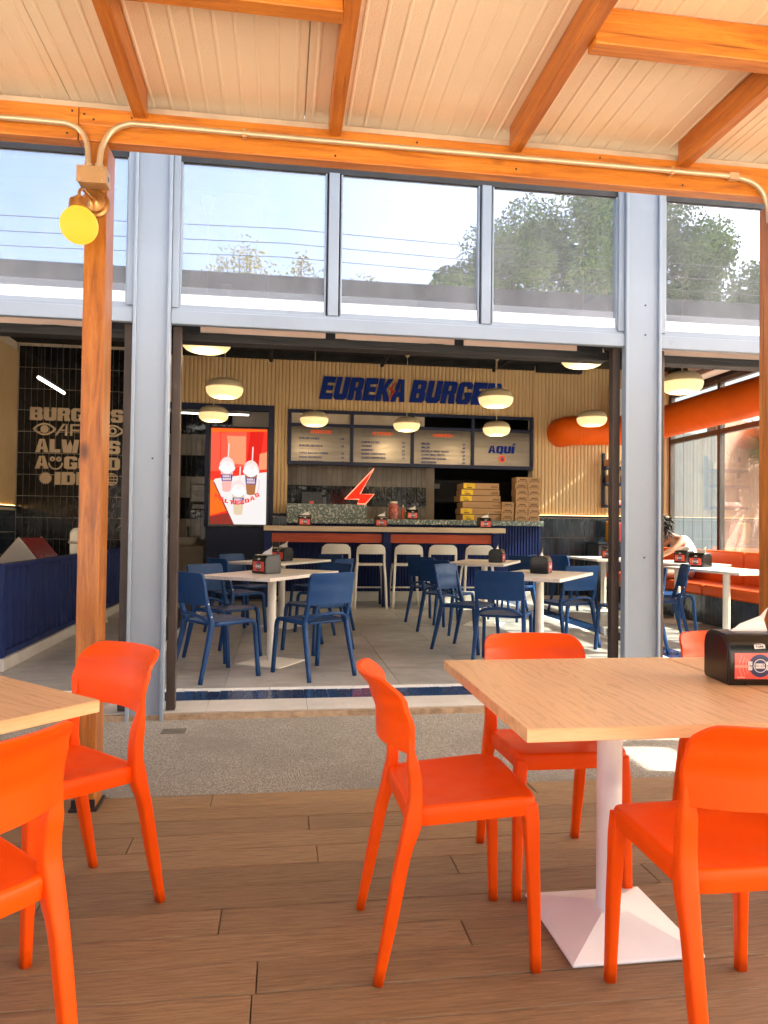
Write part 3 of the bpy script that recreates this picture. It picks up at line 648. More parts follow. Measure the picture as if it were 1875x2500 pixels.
def make_blue_chair(label):
    t = thing('blue_chair', label, 'chair', group='blue chairs inside')
    seat_mesh(.205, .195, .215, -.185, .462, .448, .022, .014, pw_=7).build('seat', blue, t, smooth=True, angle=60)
    ytab = [(.5, -.205), (.6, -.222), (.72, -.238), (.84, -.262)]
    back_mesh(.585, .835, .215, ytab, .030, .022, .13).build('backrest', blue, t, smooth=True, angle=60, bevel=.004)
    MB().tube(smoothpath([(-.188, -.19, .46), (-.12, -.235, .50), (0, -.25, .515), (.12, -.235, .50), (.188, -.19, .46)], 4), .013, 8).build('rear_rail', blue, t, smooth=True)
    for s in (-1, 1):
        pts = smoothpath([(s*.222, -.275, 0), (s*.212, -.222, .22), (s*.204, -.182, .40), (s*.200, -.178, .47), (s*.200, -.205, .56), (s*.201, -.226, .66), (s*.198, -.243, .76)], 3)
        MB().sweep(pts, [(ip([(0, .0145), (.42, .019), (.76, .014)], p.z), ip([(0, .0145), (.42, .021), (.76, .011)], p.z)) for p in pts]).build('rear_leg', blue, t, smooth=True)
        pts = smoothpath([(s*.198, -.16, .437), (s*.204, .10, .444), (s*.208, .185, .440), (s*.212, .212, .40), (s*.214, .220, .30), (s*.222, .245, 0)], 4)
        MB().sweep(pts, [(.0155, .0165)]*len(pts), side=(1, 0, 0)).build('front_leg', blue, t, smooth=True)
        for z, y_ in ((.60, -.212), (.50, -.186)):
            MB().lathe([(.006, 0), (.006, .003)], 8).build('bolt', screw, t, loc=(s*.219, y_, z)).rotation_euler = (0, s*R(90), 0)
    return t
OC = make_orange_chair('orange chair pulled up to the left side of the large oak table'); OC.location = (.49, 2.165, 0); OC.rotation_euler = (0, 0, heading(1, .015)); note_kids(OC)
for (x, y, fx, fy, lb) in [(.995, 2.585, 0, -1, 'orange chair on the far side of the oak table, facing the viewer'),
        (1.115, 1.672, -.01, 1, 'orange chair at the near side of the oak table, its back to the viewer'),
        (1.825, 2.60, 0, -1, 'orange chair behind the napkin dispenser at the far side of the second table'),
        (-.665, 2.468, -.70, -.71, 'orange chair at the corner of the left table, in front of the wooden post'),
        (-.712, 1.655, -.74, .67, 'orange chair cut off at the lower left of the photo')]:
    dup(OC, (x, y, 0), heading(fx, fy), lb)
BC = make_blue_chair('blue chair nearest the left column, at the front left table'); note_kids(BC); FZ = .0415
blues = [(-.49, 5.90, .81, .59, None), (.27, 5.92, -.54, .84, 'blue chair with its back turned, on the near side of the front left table'),
    (-.50, 6.72, .76, -.65, 'blue chair on the far left side of the front left table, facing the doorway'), (.36, 7.05, -.75, -.62, 'blue chair on the far right side of the front left table'),
    (-.48, 8.28, .82, .57, 'blue chair at the left of the table nearest the menu screen'), (-.42, 9.15, .76, -.65, 'blue chair at the far left of the table nearest the menu screen'),
    (.45, 9.22, -.76, -.65, 'blue chair at the far right of the table nearest the menu screen'), (.50, 8.30, -.80, .55, 'blue chair at the near right of the table nearest the menu screen'),
    (1.97, 6.22, .45, .89, 'blue chair with its back turned, directly above the orange chair, at the front right table'), (1.84, 6.98, .72, -.69, 'blue chair in a lighter glow at the left of the front right table'),
    (2.93, 7.17, -.30, .95, 'blue chair behind the front right table with sunlight on its legs'), (1.92, 8.20, .75, .66, 'dark blue chair in front of the white stools, back turned'),
    (1.93, 9.05, .75, .66, 'blue chair just behind the dark one in front of the white stools'), (3.05, 9.25, -.75, -.62, 'blue chair facing the room at the right of the rear right table'),
    (3.30, 9.95, -.8, .55, 'blue chair at the far right of the rear right table, by the counter end'), (4.17, 9.9, .95, .25, 'blue chair by the dark tiles at the table beside the right column'),
    (3.42, 6.72, -.96, -.2, 'blue chair half hidden by the right column, front leg in the sun'), (4.12, 7.42, -.88, .32, 'blue chair just right of the right column, its side with bolts showing'),
    (4.55, 8.02, .97, -.12, 'blue chair under the white table in front of the orange bench')]
for i, (x, y, fx, fy, lb) in enumerate(blues):
    if i == 0: BC.location = (x, y, FZ); BC.rotation_euler = (0, 0, heading(fx, fy))
    else: dup(BC, (x, y, FZ), heading(fx, fy), lb)
# bar stools
def make_stool(label):
    t = thing('bar_stool', label, 'stool', group='cream stools at the bar')
    seat_mesh(.19, .19, .18, -.16, .665, .655, .03, .012, pw_=6).build('seat', cream, t, smooth=True, angle=60)
    back_mesh(.80, .945, .205, [(.7, -.195), (.95, -.215)], .03, .02, .4, nu=16, nv=8).build('backrest', cream, t, smooth=True, angle=60, bevel=.004)
    for s in (-1, 1):
        pts = smoothpath([(s*.235, -.25, 0), (s*.215, -.205, .45), (s*.200, -.180, .66), (s*.197, -.195, .82), (s*.185, -.21, .90)], 3)
        MB().sweep(pts, [(.018, .018)]*len(pts)).build('rear_leg', cream, t, smooth=True)
        pts = smoothpath([(s*.232, .23, 0), (s*.205, .185, .45), (s*.178, .15, .645)], 3)
        MB().sweep(pts, [(.017, .017)]*len(pts)).build('front_leg', cream, t, smooth=True)
    MB().tube([(-.21, .205, .28), (.21, .205, .28)], .012, 8).build('foot_rail', cream, t, smooth=True)
    return t
st = make_stool('leftmost cream bar stool at the orange trimmed bar'); note_kids(st)
for i, (x, lb) in enumerate([(.80, None), (1.316, 'second cream bar stool from the left at the bar'), (1.872, 'third cream bar stool from the left at the bar'), (2.40, 'fourth cream bar stool, behind the dark blue chair'), (2.96, 'rightmost cream bar stool, behind a napkin dispenser')]):
    if i == 0: st.location = (x, 10.72, FZ)
    else: dup(st, (x, 10.72, FZ), random.uniform(-.06, .06), lb)

# ================================================================== tables
def make_table(name, label, w, d, h, th, top, edge, pole_r, base, base_h, group, mat=None):
    t = thing(name, label, 'table', group=group); mat = mat or pink_white
    MB().box(-w/2, w/2, -d/2, d/2, h-th, h-.0012).build('edge_band', edge, t, bevel=.0025)
    MB().box(-w/2+.0015, w/2-.0015, -d/2+.0015, d/2-.0015, h-.0011, h).build('table_top', top, t)
    MB().box(-.16, .16, -.16, .16, h-th-.006, h-th-.0005).build('mounting_plate', mat, t)
    MB().lathe([(pole_r, base_h-.008), (pole_r, h-th-.0065)], 28).build('pole', mat, t, smooth=True, angle=40)
    b = base/2; MB().add([(-b, -b, 0), (b, -b, 0), (b, b, 0), (-b, b, 0), (-b, -b, .010), (b, -b, .010), (b, b, .010), (-b, b, .010)] + [(sx*pole_r*1.15, sy*pole_r*1.15, base_h) for sx, sy in ((-1, -1), (1, -1), (1, 1), (-1, 1))],
        [(3, 2, 1, 0), (0, 1, 5, 4), (1, 2, 6, 5), (2, 3, 7, 6), (3, 0, 4, 7), (4, 5, 9, 8), (5, 6, 10, 9), (6, 7, 11, 10), (7, 4, 8, 11), (8, 9, 10, 11)]).build('base', mat, t, bevel=.012, seg=3)
    return t
T1 = make_table('oak_table', 'large oak laminate table on a white pedestal in the right foreground', .866, .917, .75, .034, tablewood, tableedge, .0385, .405, .062, 'oak tables on the deck')
T1.location = (1.037, 2.168, 0); note_kids(T1)
dup(T1, (1.908, 2.158, 0), 0, 'second oak table pushed against the large one at the right edge of the photo')
T2 = dup(T1, (0, 0, 0), 0, 'oak table with only one corner in view at the left')
# corner of the left table sits at (-.483, 2.10); one edge runs to the upper left, one to the lower left
ang = math.atan2(.37, -.40) - math.pi/2; e1 = Vector((-.40, .37)).normalized(); e2 = Vector((-.70, -.72)).normalized()
cpos = Vector((-.483, 2.10)) + e1*.4585 + e2*.433; T2.location = (cpos.x, cpos.y, 0); T2.rotation_euler = (0, 0, ang)
W1 = make_table('white_table', 'pale table at the front left inside, ringed by four blue chairs', .70, 1.20, .785, .028, palewood, palewood, .038, .44, .03, 'pale tables inside', cream)
W1.location = (-.07, 6.42, FZ); W1.rotation_euler = (0, 0, R(-31)); note_kids(W1)
for x, y, a, lb in [(.02, 8.74, -31, 'pale table behind the front left one, near the menu screen'), (2.37, 6.40, -37, 'pale table at the front right inside, above the orange chair'), (2.52, 8.75, -28, 'pale table behind the front right one, near the bar'),
        (4.72, 10.1, -2, 'pale table against the dark tiles beside the right column'), (4.82, 7.28, 6, 'pale table with a dispenser in front of the orange bench, nearer of two'), (5.2, 8.92, 4, 'pale table where the person in the white top leans')]:
    dup(W1, (x, y, FZ), R(a), lb)

# ================================================================== napkin dispensers
def make_dispenser(label, big=True):
    t = thing('napkin_dispenser', label, 'dispenser', group='black napkin dispensers')
    prof = []; d, h, r = .085, .163, .055
    prof += [(-d+.006, 0), (d-.012, 0), (d-.003, .004), (d, .014)]
    prof += [(d-r+r*math.cos(q), h-r+r*math.sin(q)) for q in [math.pi/2*k/7 for k in range(8)]]
    prof += [(-d+r+r*math.cos(q), h-r+r*math.sin(q)) for q in [math.pi/2+math.pi/2*k/7 for k in range(8)]] + [(-d, .014), (-d+.002, .005)]
    MB().prism(prof, 'x', -.0945, .0945).build('body', black, t, smooth=True, angle=35, bevel=.004)
    MB().prism([(y*.9, z*.9+.008) for y, z in prof], 'x', -.0965, .0965).build('side_cheek', black, t, smooth=True, angle=35, bevel=.002)
    for s in (-1, 1):
        card = MB(); y0 = -.0855
        card.box(-.078, .078, y0-.001, y0, .022, .104, 0)
        ring(card, .004, .064, .004, .036, y0-.0011, 1, d=.0007, n=30); ring(card, .004, .064, .0195, .0215, y0-.0024, 2, d=.0005, n=30)
        for k, tx in enumerate(('EUREKA', 'BURGER')):
            merge(card, block(tx, .030, .0072, .0004), -.0115, y0-.0029, .0645-k*.0088, 2)
            for sx, part in ((-.0345, tx[:2]), (.0245, tx[-2:])): merge(card, block(part, .0125, .0125, .0004), sx, y0-.0024, .0655-k*.0155, 2)
        card.box(-.078, -.03, y0-.0024, y0-.0019, .058, .067, 3); merge(card, text_mb('cleanburger', .0055, ext=.0002), -.070, y0-.0012, .026, 2)
        for rr in (.045, .055, .066): ring(card, .004, .064, rr, rr+.002, y0-.0011, 3, d=.0003, n=16, a0=R(150), a1=R(212))
        o = card.build('insert_card', [cardred, cardblue, paper, M('pale_red_print', (.85, .30, .22), .4)] if 'cm' not in CARD else CARD['cm'], t)
        CARD['cm'] = [m for m in o.data.materials]
        if s > 0: o.rotation_euler = (0, 0, math.pi)
    lg = MB(); lg.box(-.017, .017, 0, .0005, 0, .0125, 0); lg.box(-.016, .012, 0, .0005, .0145, .0155, 0); merge(lg, text_mb('TORK', .0105, off=.02, ext=.0002, align='CENTER'), 0, -.0006, .0028, 1)
    o = lg.build('maker_mark', [paper, black], t, loc=(.004, -.0868, .1185)); o.rotation_euler = (R(-20), R(-4), 0)
    MB().add([(-.055, -.012, h-.003), (.075, -.006, h-.003), (.075, .008, h-.003), (-.055, .004, h-.003), (-.02, -.008, h+.024), (.05, -.004, h+.05), (.082, .004, h+.078), (.068, .004, h+.035), (.02, .004, h+.034)],
        [(0, 1, 7, 4), (4, 7, 5), (5, 7, 6), (3, 2, 7, 8), (8, 7, 6, 5), (0, 4, 8, 3), (4, 5, 8)]).build('napkin', paper, t)
    return t
CARD = {}
DP = make_dispenser('large napkin dispenser with a red card on the oak table at the right'); DP.location = (1.518, 2.196, .7505); DP.rotation_euler = (0, 0, R(-6)); note_kids(DP)
tz = FZ+.7855
for x, y, z, a, lb in [(-.12, 6.35, tz, -52, 'napkin dispenser on the front left pale table inside'), (.02, 8.6, tz, -40, 'napkin dispenser partly hidden on the table behind the front left one'),
        (2.42, 6.5, tz, 58, 'napkin dispenser turned sideways on the front right pale table inside'), (2.62, 8.55, tz, 60, 'napkin dispenser on the rear right table in front of the last stool'),
        (4.78, 10.0, tz, -58, 'napkin dispenser on the table against the dark tiles'), (4.80, 7.75, tz, -68, 'napkin dispenser on the nearer table by the orange bench'), (5.18, 8.72, tz, -72, 'napkin dispenser on the table with the leaning person')]:
    dup(DP, (x, y, z), R(a), lb)
for x, lb in [(.345, 'napkin dispenser at the left end of the wooden bar'), (1.505, 'napkin dispenser in the middle of the wooden bar'), (3.14, 'napkin dispenser at the right end of the wooden bar')]:
    dup(DP, (x, 10.95, 1.2445), R(random.uniform(-4, 4)), lb)
dup(DP, (2.12, 11.7, 1.373), R(5), 'napkin dispenser on the green terrazzo counter beside the sauce bottles')
tag(MB().lathe([(.001, .0), (.026, .004), (.03, .02), (.02, .035), (.001, .04)], 9).build('crumpled_napkin', paper, loc=(4.92, 9.75, tz)), 'crumpled white napkin lying at the edge of the tile side table', 'napkin')
bt = thing('water_bottle', 'small clear green capped bottle on the tile side table', 'bottle', (4.9, 10.15, tz))
MB().lathe([(.03, 0), (.032, .02), (.03, .12), (.014, .17), (.013, .19)], 14).build('bottle_body', M('pale_green_bottle', (.35, .55, .5), .1), bt, smooth=True); MB().lathe([(.015, .191), (.015, .212)], 12).build('cap', M('green_cap', (.02, .3, .25), .4), bt)
# ================================================================== lamps
def make_pendant(label):
    t = thing('pendant_lamp', label, 'pendant lamp', group='cream pendant lamps inside')
    MB().lathe([(.022, .115), (.05, .112), (.11, .103), (.155, .085), (.185, .055), (.200, .012), (.200, .002)], 40).build('shade', shade_up, t, smooth=True, angle=60)
    MB().lathe([(.203, .004), (.204, -.004), (.199, -.03), (.188, -.06), (.165, -.085), (.13, -.100), (.105, -.100)], 40, caps=False).build('diffuser', shade_lit, t, smooth=True)
    MB().lathe([(.105, -.100), (.100, -.088), (.001, -.085)], 32, caps=False).build('light_disc', shade_in, t, smooth=True)
    MB().lathe([(.008, .112), (.008, .34), (.0035, .345), (.0035, 1.03)], 8).build('cord', shade_up, t)
    MB().lathe([(.010, 1.02), (.024, 1.03), (.048, 1.065), (.058, 1.12), (.058, 1.145)], 20).build('ceiling_cup', shade_up, t, smooth=True)
    l = bpy.data.lights.new('pendant_light', 'POINT'); l.energy = LAMPW; l.color = (1, .76, .46); l.shadow_soft_size = .09
    lo = bpy.data.objects.new('pendant_light', l); COL.objects.link(lo); lo.parent = t; lo.location = (0, 0, -.16)
    return t
LAMPW = 2.4
PD = make_pendant('cream pendant lamp cut by the door track at the upper left of the main opening'); note_kids(PD)
for i, (x, y, z, lb) in enumerate([(-.62, 5.95, 2.74, None), (-.64, 8.1, 2.745, 'cream pendant lamp above the menu screen, larger of the overlapping pair'), (-.94, 10.1, 2.76, 'cream pendant lamp just above the menu screen, lower of the pair'),
        (.45, 10.4, 2.785, 'cream pendant lamp over the left menu board'), (1.86, 10.75, 2.80, 'cream pendant lamp between the second and third menu boards'), (2.48, 8.2, 2.77, 'cream pendant lamp covering the last letters of the blue sign'),
        (3.16, 10.4, 2.73, 'cream pendant lamp in front of the fourth menu board'), (2.77, 6.4, 2.865, 'cream pendant lamp cut by the door track at the upper right of the main opening'), (4.21, 9.4, 2.77, 'cream pendant lamp in front of the orange duct'),
        (4.02, 6.82, 2.745, 'cream pendant lamp just right of the right column')]):
    o = PD if i == 0 else dup(PD, (x, y, z), 0, lb)
    o.location = (x, y, z)
tl = thing('tube_lamp', 'white LED tube glowing in front of the black tiled wall', 'lamp', (-2.77, 9.18, 2.9))
MB().tube([(0, -.49, 0), (0, .49, 0)], .016, 10).build('lit_tube', tubem, tl, smooth=True); MB().box(-.02, .02, -.5, .5, .017, .04).build('batten', blackm, tl)
MB().tube([(0, -.4, .04), (0, -.4, 1.15)], .003, 6).build('hanger', darksteel, tl); MB().tube([(0, .4, .04), (0, .4, 1.15)], .003, 6).build('hanger', darksteel, tl)
wl = thing('washroom_tube_lamp', 'thin white LED tube in the dark room left of the menu screen', 'lamp', (-1.55, 13.0, 3.2)); MB().tube([(-.35, 0, 0), (.95, 0, 0)], .012, 8).build('lit_tube', tubem, wl); MB().box(-.35, .95, -.015, .015, .013, .03).build('batten', blackm, wl)
# globe lamp on the post
gl = thing('wall_lamp', 'bronze wall lamp with a lit yellow globe on the wooden post', 'lamp', (-.826, 3.284, 2.64))
o = MB().lathe([(.060, 0), (.060, .008), (.048, .012), (.046, .03), (.02, .034), (.012, .04)], 36).build('back_plate', brass, gl, smooth=True, angle=30); o.rotation_euler = (R(90), 0, 0)
MB().tube(smoothpath([(0, -.035, 0), (-.010, -.075, .004), (-.020, -.12, .004), (-.024, -.14, -.002), (-.027, -.151, -.014), (-.028, -.153, -.03), (-.028, -.153, -.05)], 5), .0065, 10).build('arm', brass, gl, smooth=True)
tilt = thing
g2 = MB().lathe([(.016, -.02), (.020, -.022), (.020, -.034), (.040, -.038), (.042, -.042), (.042, -.072), (.039, -.074)], 32).build('lamp_cap', brass, gl, smooth=True, angle=30, loc=(-.026, -.153, -.018))
prof = [(.036, -.070)] + [(.076*math.sin(q), -.142+.076*math.cos(q)) for q in [R(30)+R(150)*k/16 for k in range(17)]]
MB().lathe(prof, 36).build('globe', globe, gl, smooth=True, loc=(-.026, -.153, -.018))
# junction box and conduits
jb = thing('junction_box', 'gold painted junction box on the wooden post where two conduits end', 'junction box', (-.826, 3.283, 2.735))
MB().box(-.060, .060, -.075, -.002, -.034, .034).build('box', goldpaint, jb, bevel=.003); MB().box(-.062, .062, -.079, -.0755, -.036, .036).build('cover_plate', goldpaint, jb, bevel=.001)
for sx in (-.046, .044):
    for sz in (-.026, .026): MB().lathe([(.0035, 0), (.0035, .002)], 8).build('screw', screw, jb, loc=(sx, -.0795, sz)).rotation_euler = (R(90), 0, 0)
MB().lathe([(.011, 0), (.011, .001)], 14).build('knockout', darksteel, jb, loc=(.0602, -.035, 0)).rotation_euler = (0, R(90), 0)
cy = 3.255
def conduit(pts, label, clips):
    t = thing('conduit', label, 'conduit', pts[0]); p0 = Vector(pts[0])
    sp = smoothpath([Vector(p)-p0 for p in pts], 6); MB().tube(sp, .0125, 14).build('pipe', conduitm, t, smooth=True)
    MB().lathe([(.017, 0), (.018, .004), (.018, .026), (.015, .03)], 14).build('connector', conduitm, t, smooth=True, angle=30, loc=(0, 0, -.002))
    for c in clips: MB().box(-.010, .010, -.015, .022, -.018, .020).build('clip', goldpaint, t, loc=Vector(c)-p0, bevel=.003)
conduit([(-.805, 3.245, 2.772), (-.803, 3.247, 2.82), (-.795, 3.25, 2.88), (-.760, cy, 2.95), (-.70, cy, 2.986), (-.62, cy, 2.994), (-.2, cy, 2.993), (.5, cy, 2.993), (1.2, cy, 2.994), (2.05, cy, 2.994), (2.20, cy, 2.990), (2.30, cy, 2.965), (2.355, cy, 2.91), (2.375, cy, 2.84), (2.38, cy, 2.78)],
        'gold painted conduit running right along the main beam from the junction box', [(-.19, cy+.004, 2.993), (1.86, cy+.004, 2.994)])
conduit([(-.850, 3.245, 2.772), (-.852, 3.247, 2.82), (-.858, 3.25, 2.88), (-.885, cy, 2.94), (-.94, cy, 2.968), (-1.04, cy, 2.972), (-1.5, cy, 2.972), (-3.5, cy, 2.972)],
        'gold painted conduit running left along the beam from the junction box', [(-1.6, cy+.004, 2.972)])
MB().box(2.16, 2.21, 3.242, 3.268, 2.974, 3.008).build('m', conduitm)
o = bpy.data.objects['m']; o.name = 'conduit_coupling'; tag(o, 'short coupling sleeve on the conduit near the right post', 'coupling')

# ================================================================== counter, bar, sign, menu
ct = thing('service_counter', 'navy ribbed service counter with a green terrazzo top', 'counter', (2.2, 11.6, 0))
mb = MB(); n = 84; x0, x1 = -2.11, 2.11; p = (x1-x0)/n; out = []
for i in range(n): out += [(x0+i*p, .02), (x0+i*p+p*.15, 0), (x0+i*p+p*.70, 0), (x0+i*p+p*.85, .02)]
out.append((x1, .02)); mb.prism(out+[(x1, .30), (x0, .30)], 'z', .20, 1.285); mb.build('ribbed_front', navyblue, ct)
MB().box(-2.13, 2.13, -.015, .29, .042, .198).build('plinth', concrete, ct, bevel=.004)
MB().box(-2.12, 2.14, -.06, .42, 1.287, 1.37).build('counter_top', terrazzo, ct, bevel=.006); MB().box(-2.115, -.835, -.02, .2, 1.372, 1.60).build('raised_ledge', terrazzo, ct, bevel=.006)
ba = thing('wooden_bar', 'pale wood bar top on navy legs with an orange board below', 'bar', (1.58, 10.95, 0))
MB().box(-1.83, 1.83, -.26, .26, 1.168, 1.2435).build('bar_top', WOOD('bar_oak', (.50, .36, .22), (.64, .49, .33), (.72, .58, .42), 0, rnd=.02, bp=.06), ba, bevel=.004)
for x, w_ in ((-1.77, .05), (0, .06), (1.70, .05)):
    for y_ in (-.15, .2): MB().box(x-w_, x+w_, y_-.035, y_+.035, .042, 1.16).build('leg', navyblue, ba, bevel=.004)
for a, b in ((-1.81, -1.822), (-1.715, -.065), (.065, 1.645)):
    if b > a: MB().box(a, b, -.13, -.105, 1.00, 1.135).build('orange_board', orangewood, ba, bevel=.003)
MB().box(-1.82, 1.82, -.12, .2, 1.137, 1.166).build('sub_frame', navyblue, ba)
# sign
sg = thing('wall_sign', 'large blue slanted block lettering with a red lightning bolt on the beige ribbed wall', 'sign', (.585, YB-.021, 3.335))
x = 0
for tx, w_, dz in (('EUREKA', 1.42, 0), ('BURGER', 1.545, 0)):
    ch_w = [G[c][0] for c in tx]; tot = sum(ch_w)+.45*(len(tx)-1); k = w_/tot; xx = x
    for c, cw in zip(tx, ch_w):
        MB_ = block(c, cw*k, .375, -.03, shear=.2); MB_.build('letter', signblue, sg, loc=(xx, 0, 0)); xx += (cw+.45)*k
    x += w_+.085
bolt = [(0, .02), (.10, .19), (.03, .17), (.13, .40), (.12, .24), (.19, .26)]
MB().prism([(a*1.1+1.12, b) for a, b in [(.02, -.01), (.145, .185), (.085, .19), (.155, .36), (.03, .19), (.085, .17)]], 'y', -.045, -.032).build('lightning_bolt', signred, sg)
# menu frame with panels
mf = thing('menu_board', 'navy steel frame holding four brushed metal menu boards above the counter', 'menu board', (.09, YB, 0))
Bx = lambda a, b, c, d, e=-.07, f=.0: MB().box(a-.09, b-.09, e, f, c, d)
xs = [.09, 1.11, 2.125, 3.16, 4.20]; zs = [2.245, 2.88, 3.10]
for z0, z1 in ((2.245, 2.305), (2.875, 2.925), (3.10, 3.148)): Bx(.09, 4.25, z0, z1).build('rail', navy, mf, bevel=.003)
for x_ in xs:
    Bx(x_, x_+.052, 2.306, 2.874, -.072, .002).build('stile', navy, mf, bevel=.003); Bx(x_, x_+.052, 2.926, 3.099, -.072, .002).build('stile', navy, mf, bevel=.003)
for k in range(2): Bx(xs[k]+.053, xs[k+1]-.001 if k < 1 else 2.36, 2.927, 3.098, -.02, -.005).build('infill_panel', greytile, mf)
hd = M('menu_orange', (.75, .10, .012), .5)
menus = [('BURGER', [('BURGER DOBLE', '149', .12), ('BURGER SENCILLA', '99', .12), ('PAPAS BACON CHEESE', '99', .07), ('PAPAS TRUFADAS', '99', .07), ('PAPAS FRANCESAS', '69', .07)]),
         ('+EXTRAS+', [('CARNE EXTRA', '49', .065), ('TOCINO', '39', .065), ('ADEREZO', '29', .065), ('QUESO REBANADO', '19', .065), ('QUESO DERRETIDO', '19', .065)]),
         ('+DRINKS+', [('MILLER', '59', .062), ('MILLER', '49', .062), ('BOTELLA VINO TINTO', '249', .062), ('COPA VINO TINTO', '69', .062), ('REFRESCOS / AGUAS', '39', .062), ('MALTEADAS', '59', .062)])]
for k in range(4):
    a, b = xs[k]+.053-.09, xs[k+1]-.001-.09; pn = MB(); zz = [2.306, 2.45, 2.6, 2.74, 2.874]; cv = [0, .008, .003, .010, 0]
    vs_ = [(x_, -.03-c, z) for z, c in zip(zz, cv) for x_ in (a, b)]; pn.add(vs_, [(2*i, 2*i+1, 2*i+3, 2*i+2) for i in range(4)]); pn.box(a, b, -.0295, -.02, 2.306, 2.874)
    bd = pn.build('menu_panel', steel, mf, smooth=True)
    if k < 3:
        head, rows = menus[k]; cx = (a+b)/2; pr = MB(); w_ = .36 if k else .34
        merge(pr, block(head, w_, .055, -.002), cx-w_/2, -.043, 2.765, 0)
        pr.build('heading', hd, bd)
        ol = MB(); ring(ol, cx-.27, 2.792, .052, .055, -.043, 0, 14, a0=R(90), a1=R(270)); ring(ol, cx+.27, 2.792, .052, .055, -.043, 0, 14, a0=R(-90), a1=R(90)); ol.box(cx-.27, cx+.27, -.044, -.043, 2.844, 2.847).box(cx-.27, cx+.27, -.044, -.043, 2.737, 2.740); ol.build('heading_outline', signblue, bd)
        z = 2.665 if k == 0 else 2.63
        for nm_, pr_, dz in rows:
            tx = MB(); merge(tx, text_mb(nm_, .046, off=.022), a+.13, -.044, z); merge(tx, text_mb(pr_, .046, off=.022, align='RIGHT'), b-.10, -.044, z)
            if dz > .1: merge(tx, text_mb('con queso, tocino, cebolla y aderezo de la casa', .018), a+.13, -.044, z-.035)
            tx.build('menu_line', signblue, bd)['kind'] = 'stuff'; z -= dz
    else:
        aq = block('AQUI', .46, .125, -.002, shear=.1); aq.prism([(.42, .14), (.46, .14), (.50, .175), (.455, .175)], 'y', -.002, 0)
        q = MB(); merge(q, aq, (a+b)/2-.25, -.043, 2.52); q.build('heading', signblue, bd)
        ar = MB(); disc(ar, (a+b)/2, 2.425, .065, -.043, 0); ar.box((a+b)/2-.008, (a+b)/2+.008, -.046, -.0445, 2.40, 2.465, 1); ar.prism([((a+b)/2-.036, 2.42), ((a+b)/2, 2.384), ((a+b)/2+.036, 2.42), ((a+b)/2+.036, 2.436), ((a+b)/2, 2.402), ((a+b)/2-.036, 2.436)], 'y', -.0485, -.0465, 1); ar.build('arrow_disc', [hd, signblue], bd)
# neon bolt
nb = thing('neon_sign', 'glowing red neon lightning bolt standing on the terrazzo ledge', 'neon sign', (1.35, 11.66, 1.602))
bp_ = [(.00, .0), (-.13, .0), (-.10, .075), (-.335, .075), (.135, .58), (-.09, .16), (.14, .16)]
MB().prism([(a, b+.01) for a, b in bp_], 'y', 0, .02).build('face', neonfill, nb)
MB().tube([(a, -.012, b+.01) for a, b in bp_+bp_[:1]], .009, 8).build('neon_tube', neontube, nb, smooth=True); MB().box(-.14, .02, -.01, .05, -.001, .012).build('foot', darksteel, nb)
# advertising screen: a flat picture on a lit panel
sc = thing('menu_screen', 'tall lit screen showing three milkshakes on a white table', 'screen', (-1.135, 11.86, 1.255))
MB().box(-.03, .92, .0, .05, -.03, 1.58).build('housing', black, sc, bevel=.003)
colr = [(1.0, .035, .018), (1.0, .11, .06), (1.0, .34, .17), (.80, .006, .003), (1.0, .17, .01), (.92, .88, .86), (.30, .03, .02), (1.0, .50, .45), (.46, .17, .06), (.80, .62, .42), (.95, .95, .95), (.03, .05, .32), (1.0, .06, .04), (1, .74, .72)]
SM = [EMIT('screen_ink', c, .185, (0.02, 0.02, 0.02)) for c in colr]
s_ = MB(); W_, H_ = .89, 1.55; lay = [0]
def sp(pts, m):
    lay[0] += 1; y0 = -.0006*lay[0]; pts = [(min(1, max(0, a))*W_, min(1, max(0, b))*H_) for a, b in pts]
    ar = sum(pts[i][0]*pts[(i+1) % len(pts)][1]-pts[(i+1) % len(pts)][0]*pts[i][1] for i in range(len(pts)))
    s_.prism(pts if ar > 0 else pts[::-1], 'y', y0-.0005, y0, m)
def ell(cx, cy, rx, ry, m, a0=0, a1=360, n=20): sp([(cx+rx*math.cos(R(a0+(a1-a0)*k/n)), cy+ry*math.sin(R(a0+(a1-a0)*k/n))) for k in range(n if a1-a0 == 360 else n+1)], m)
sp([(0, 0), (1, 0), (1, 1), (0, 1)], 0); sp([(0, .55), (.17, .55), (.16, .95), (0, .97)], 1); sp([(.19, .58), (.63, .6), (.63, .98), (.17, .95)], 1); sp([(.33, .64), (.62, .62), (.62, .92), (.28, .92)], 2); sp([(.63, .6), (.85, .6), (.95, .97), (.70, .97)], 3); sp([(.85, .57), (1, .58), (1, .76), (.87, .74)], 2); sp([(0, .955), (1, .975), (1, .995), (0, .995)], 4)
sp([(0, .09), (.30, .14), (.18, .42), (0, .46)], 4); sp([(0, 0), (.40, 0), (.32, .12), (0, .08)], 6); sp([(.40, 0), (1, 0), (1, .55), (.75, .53), (.08, .47), (.05, .44)], 5); sp([(.40, 0), (.43, 0), (.07, .44), (.05, .44)], 6)
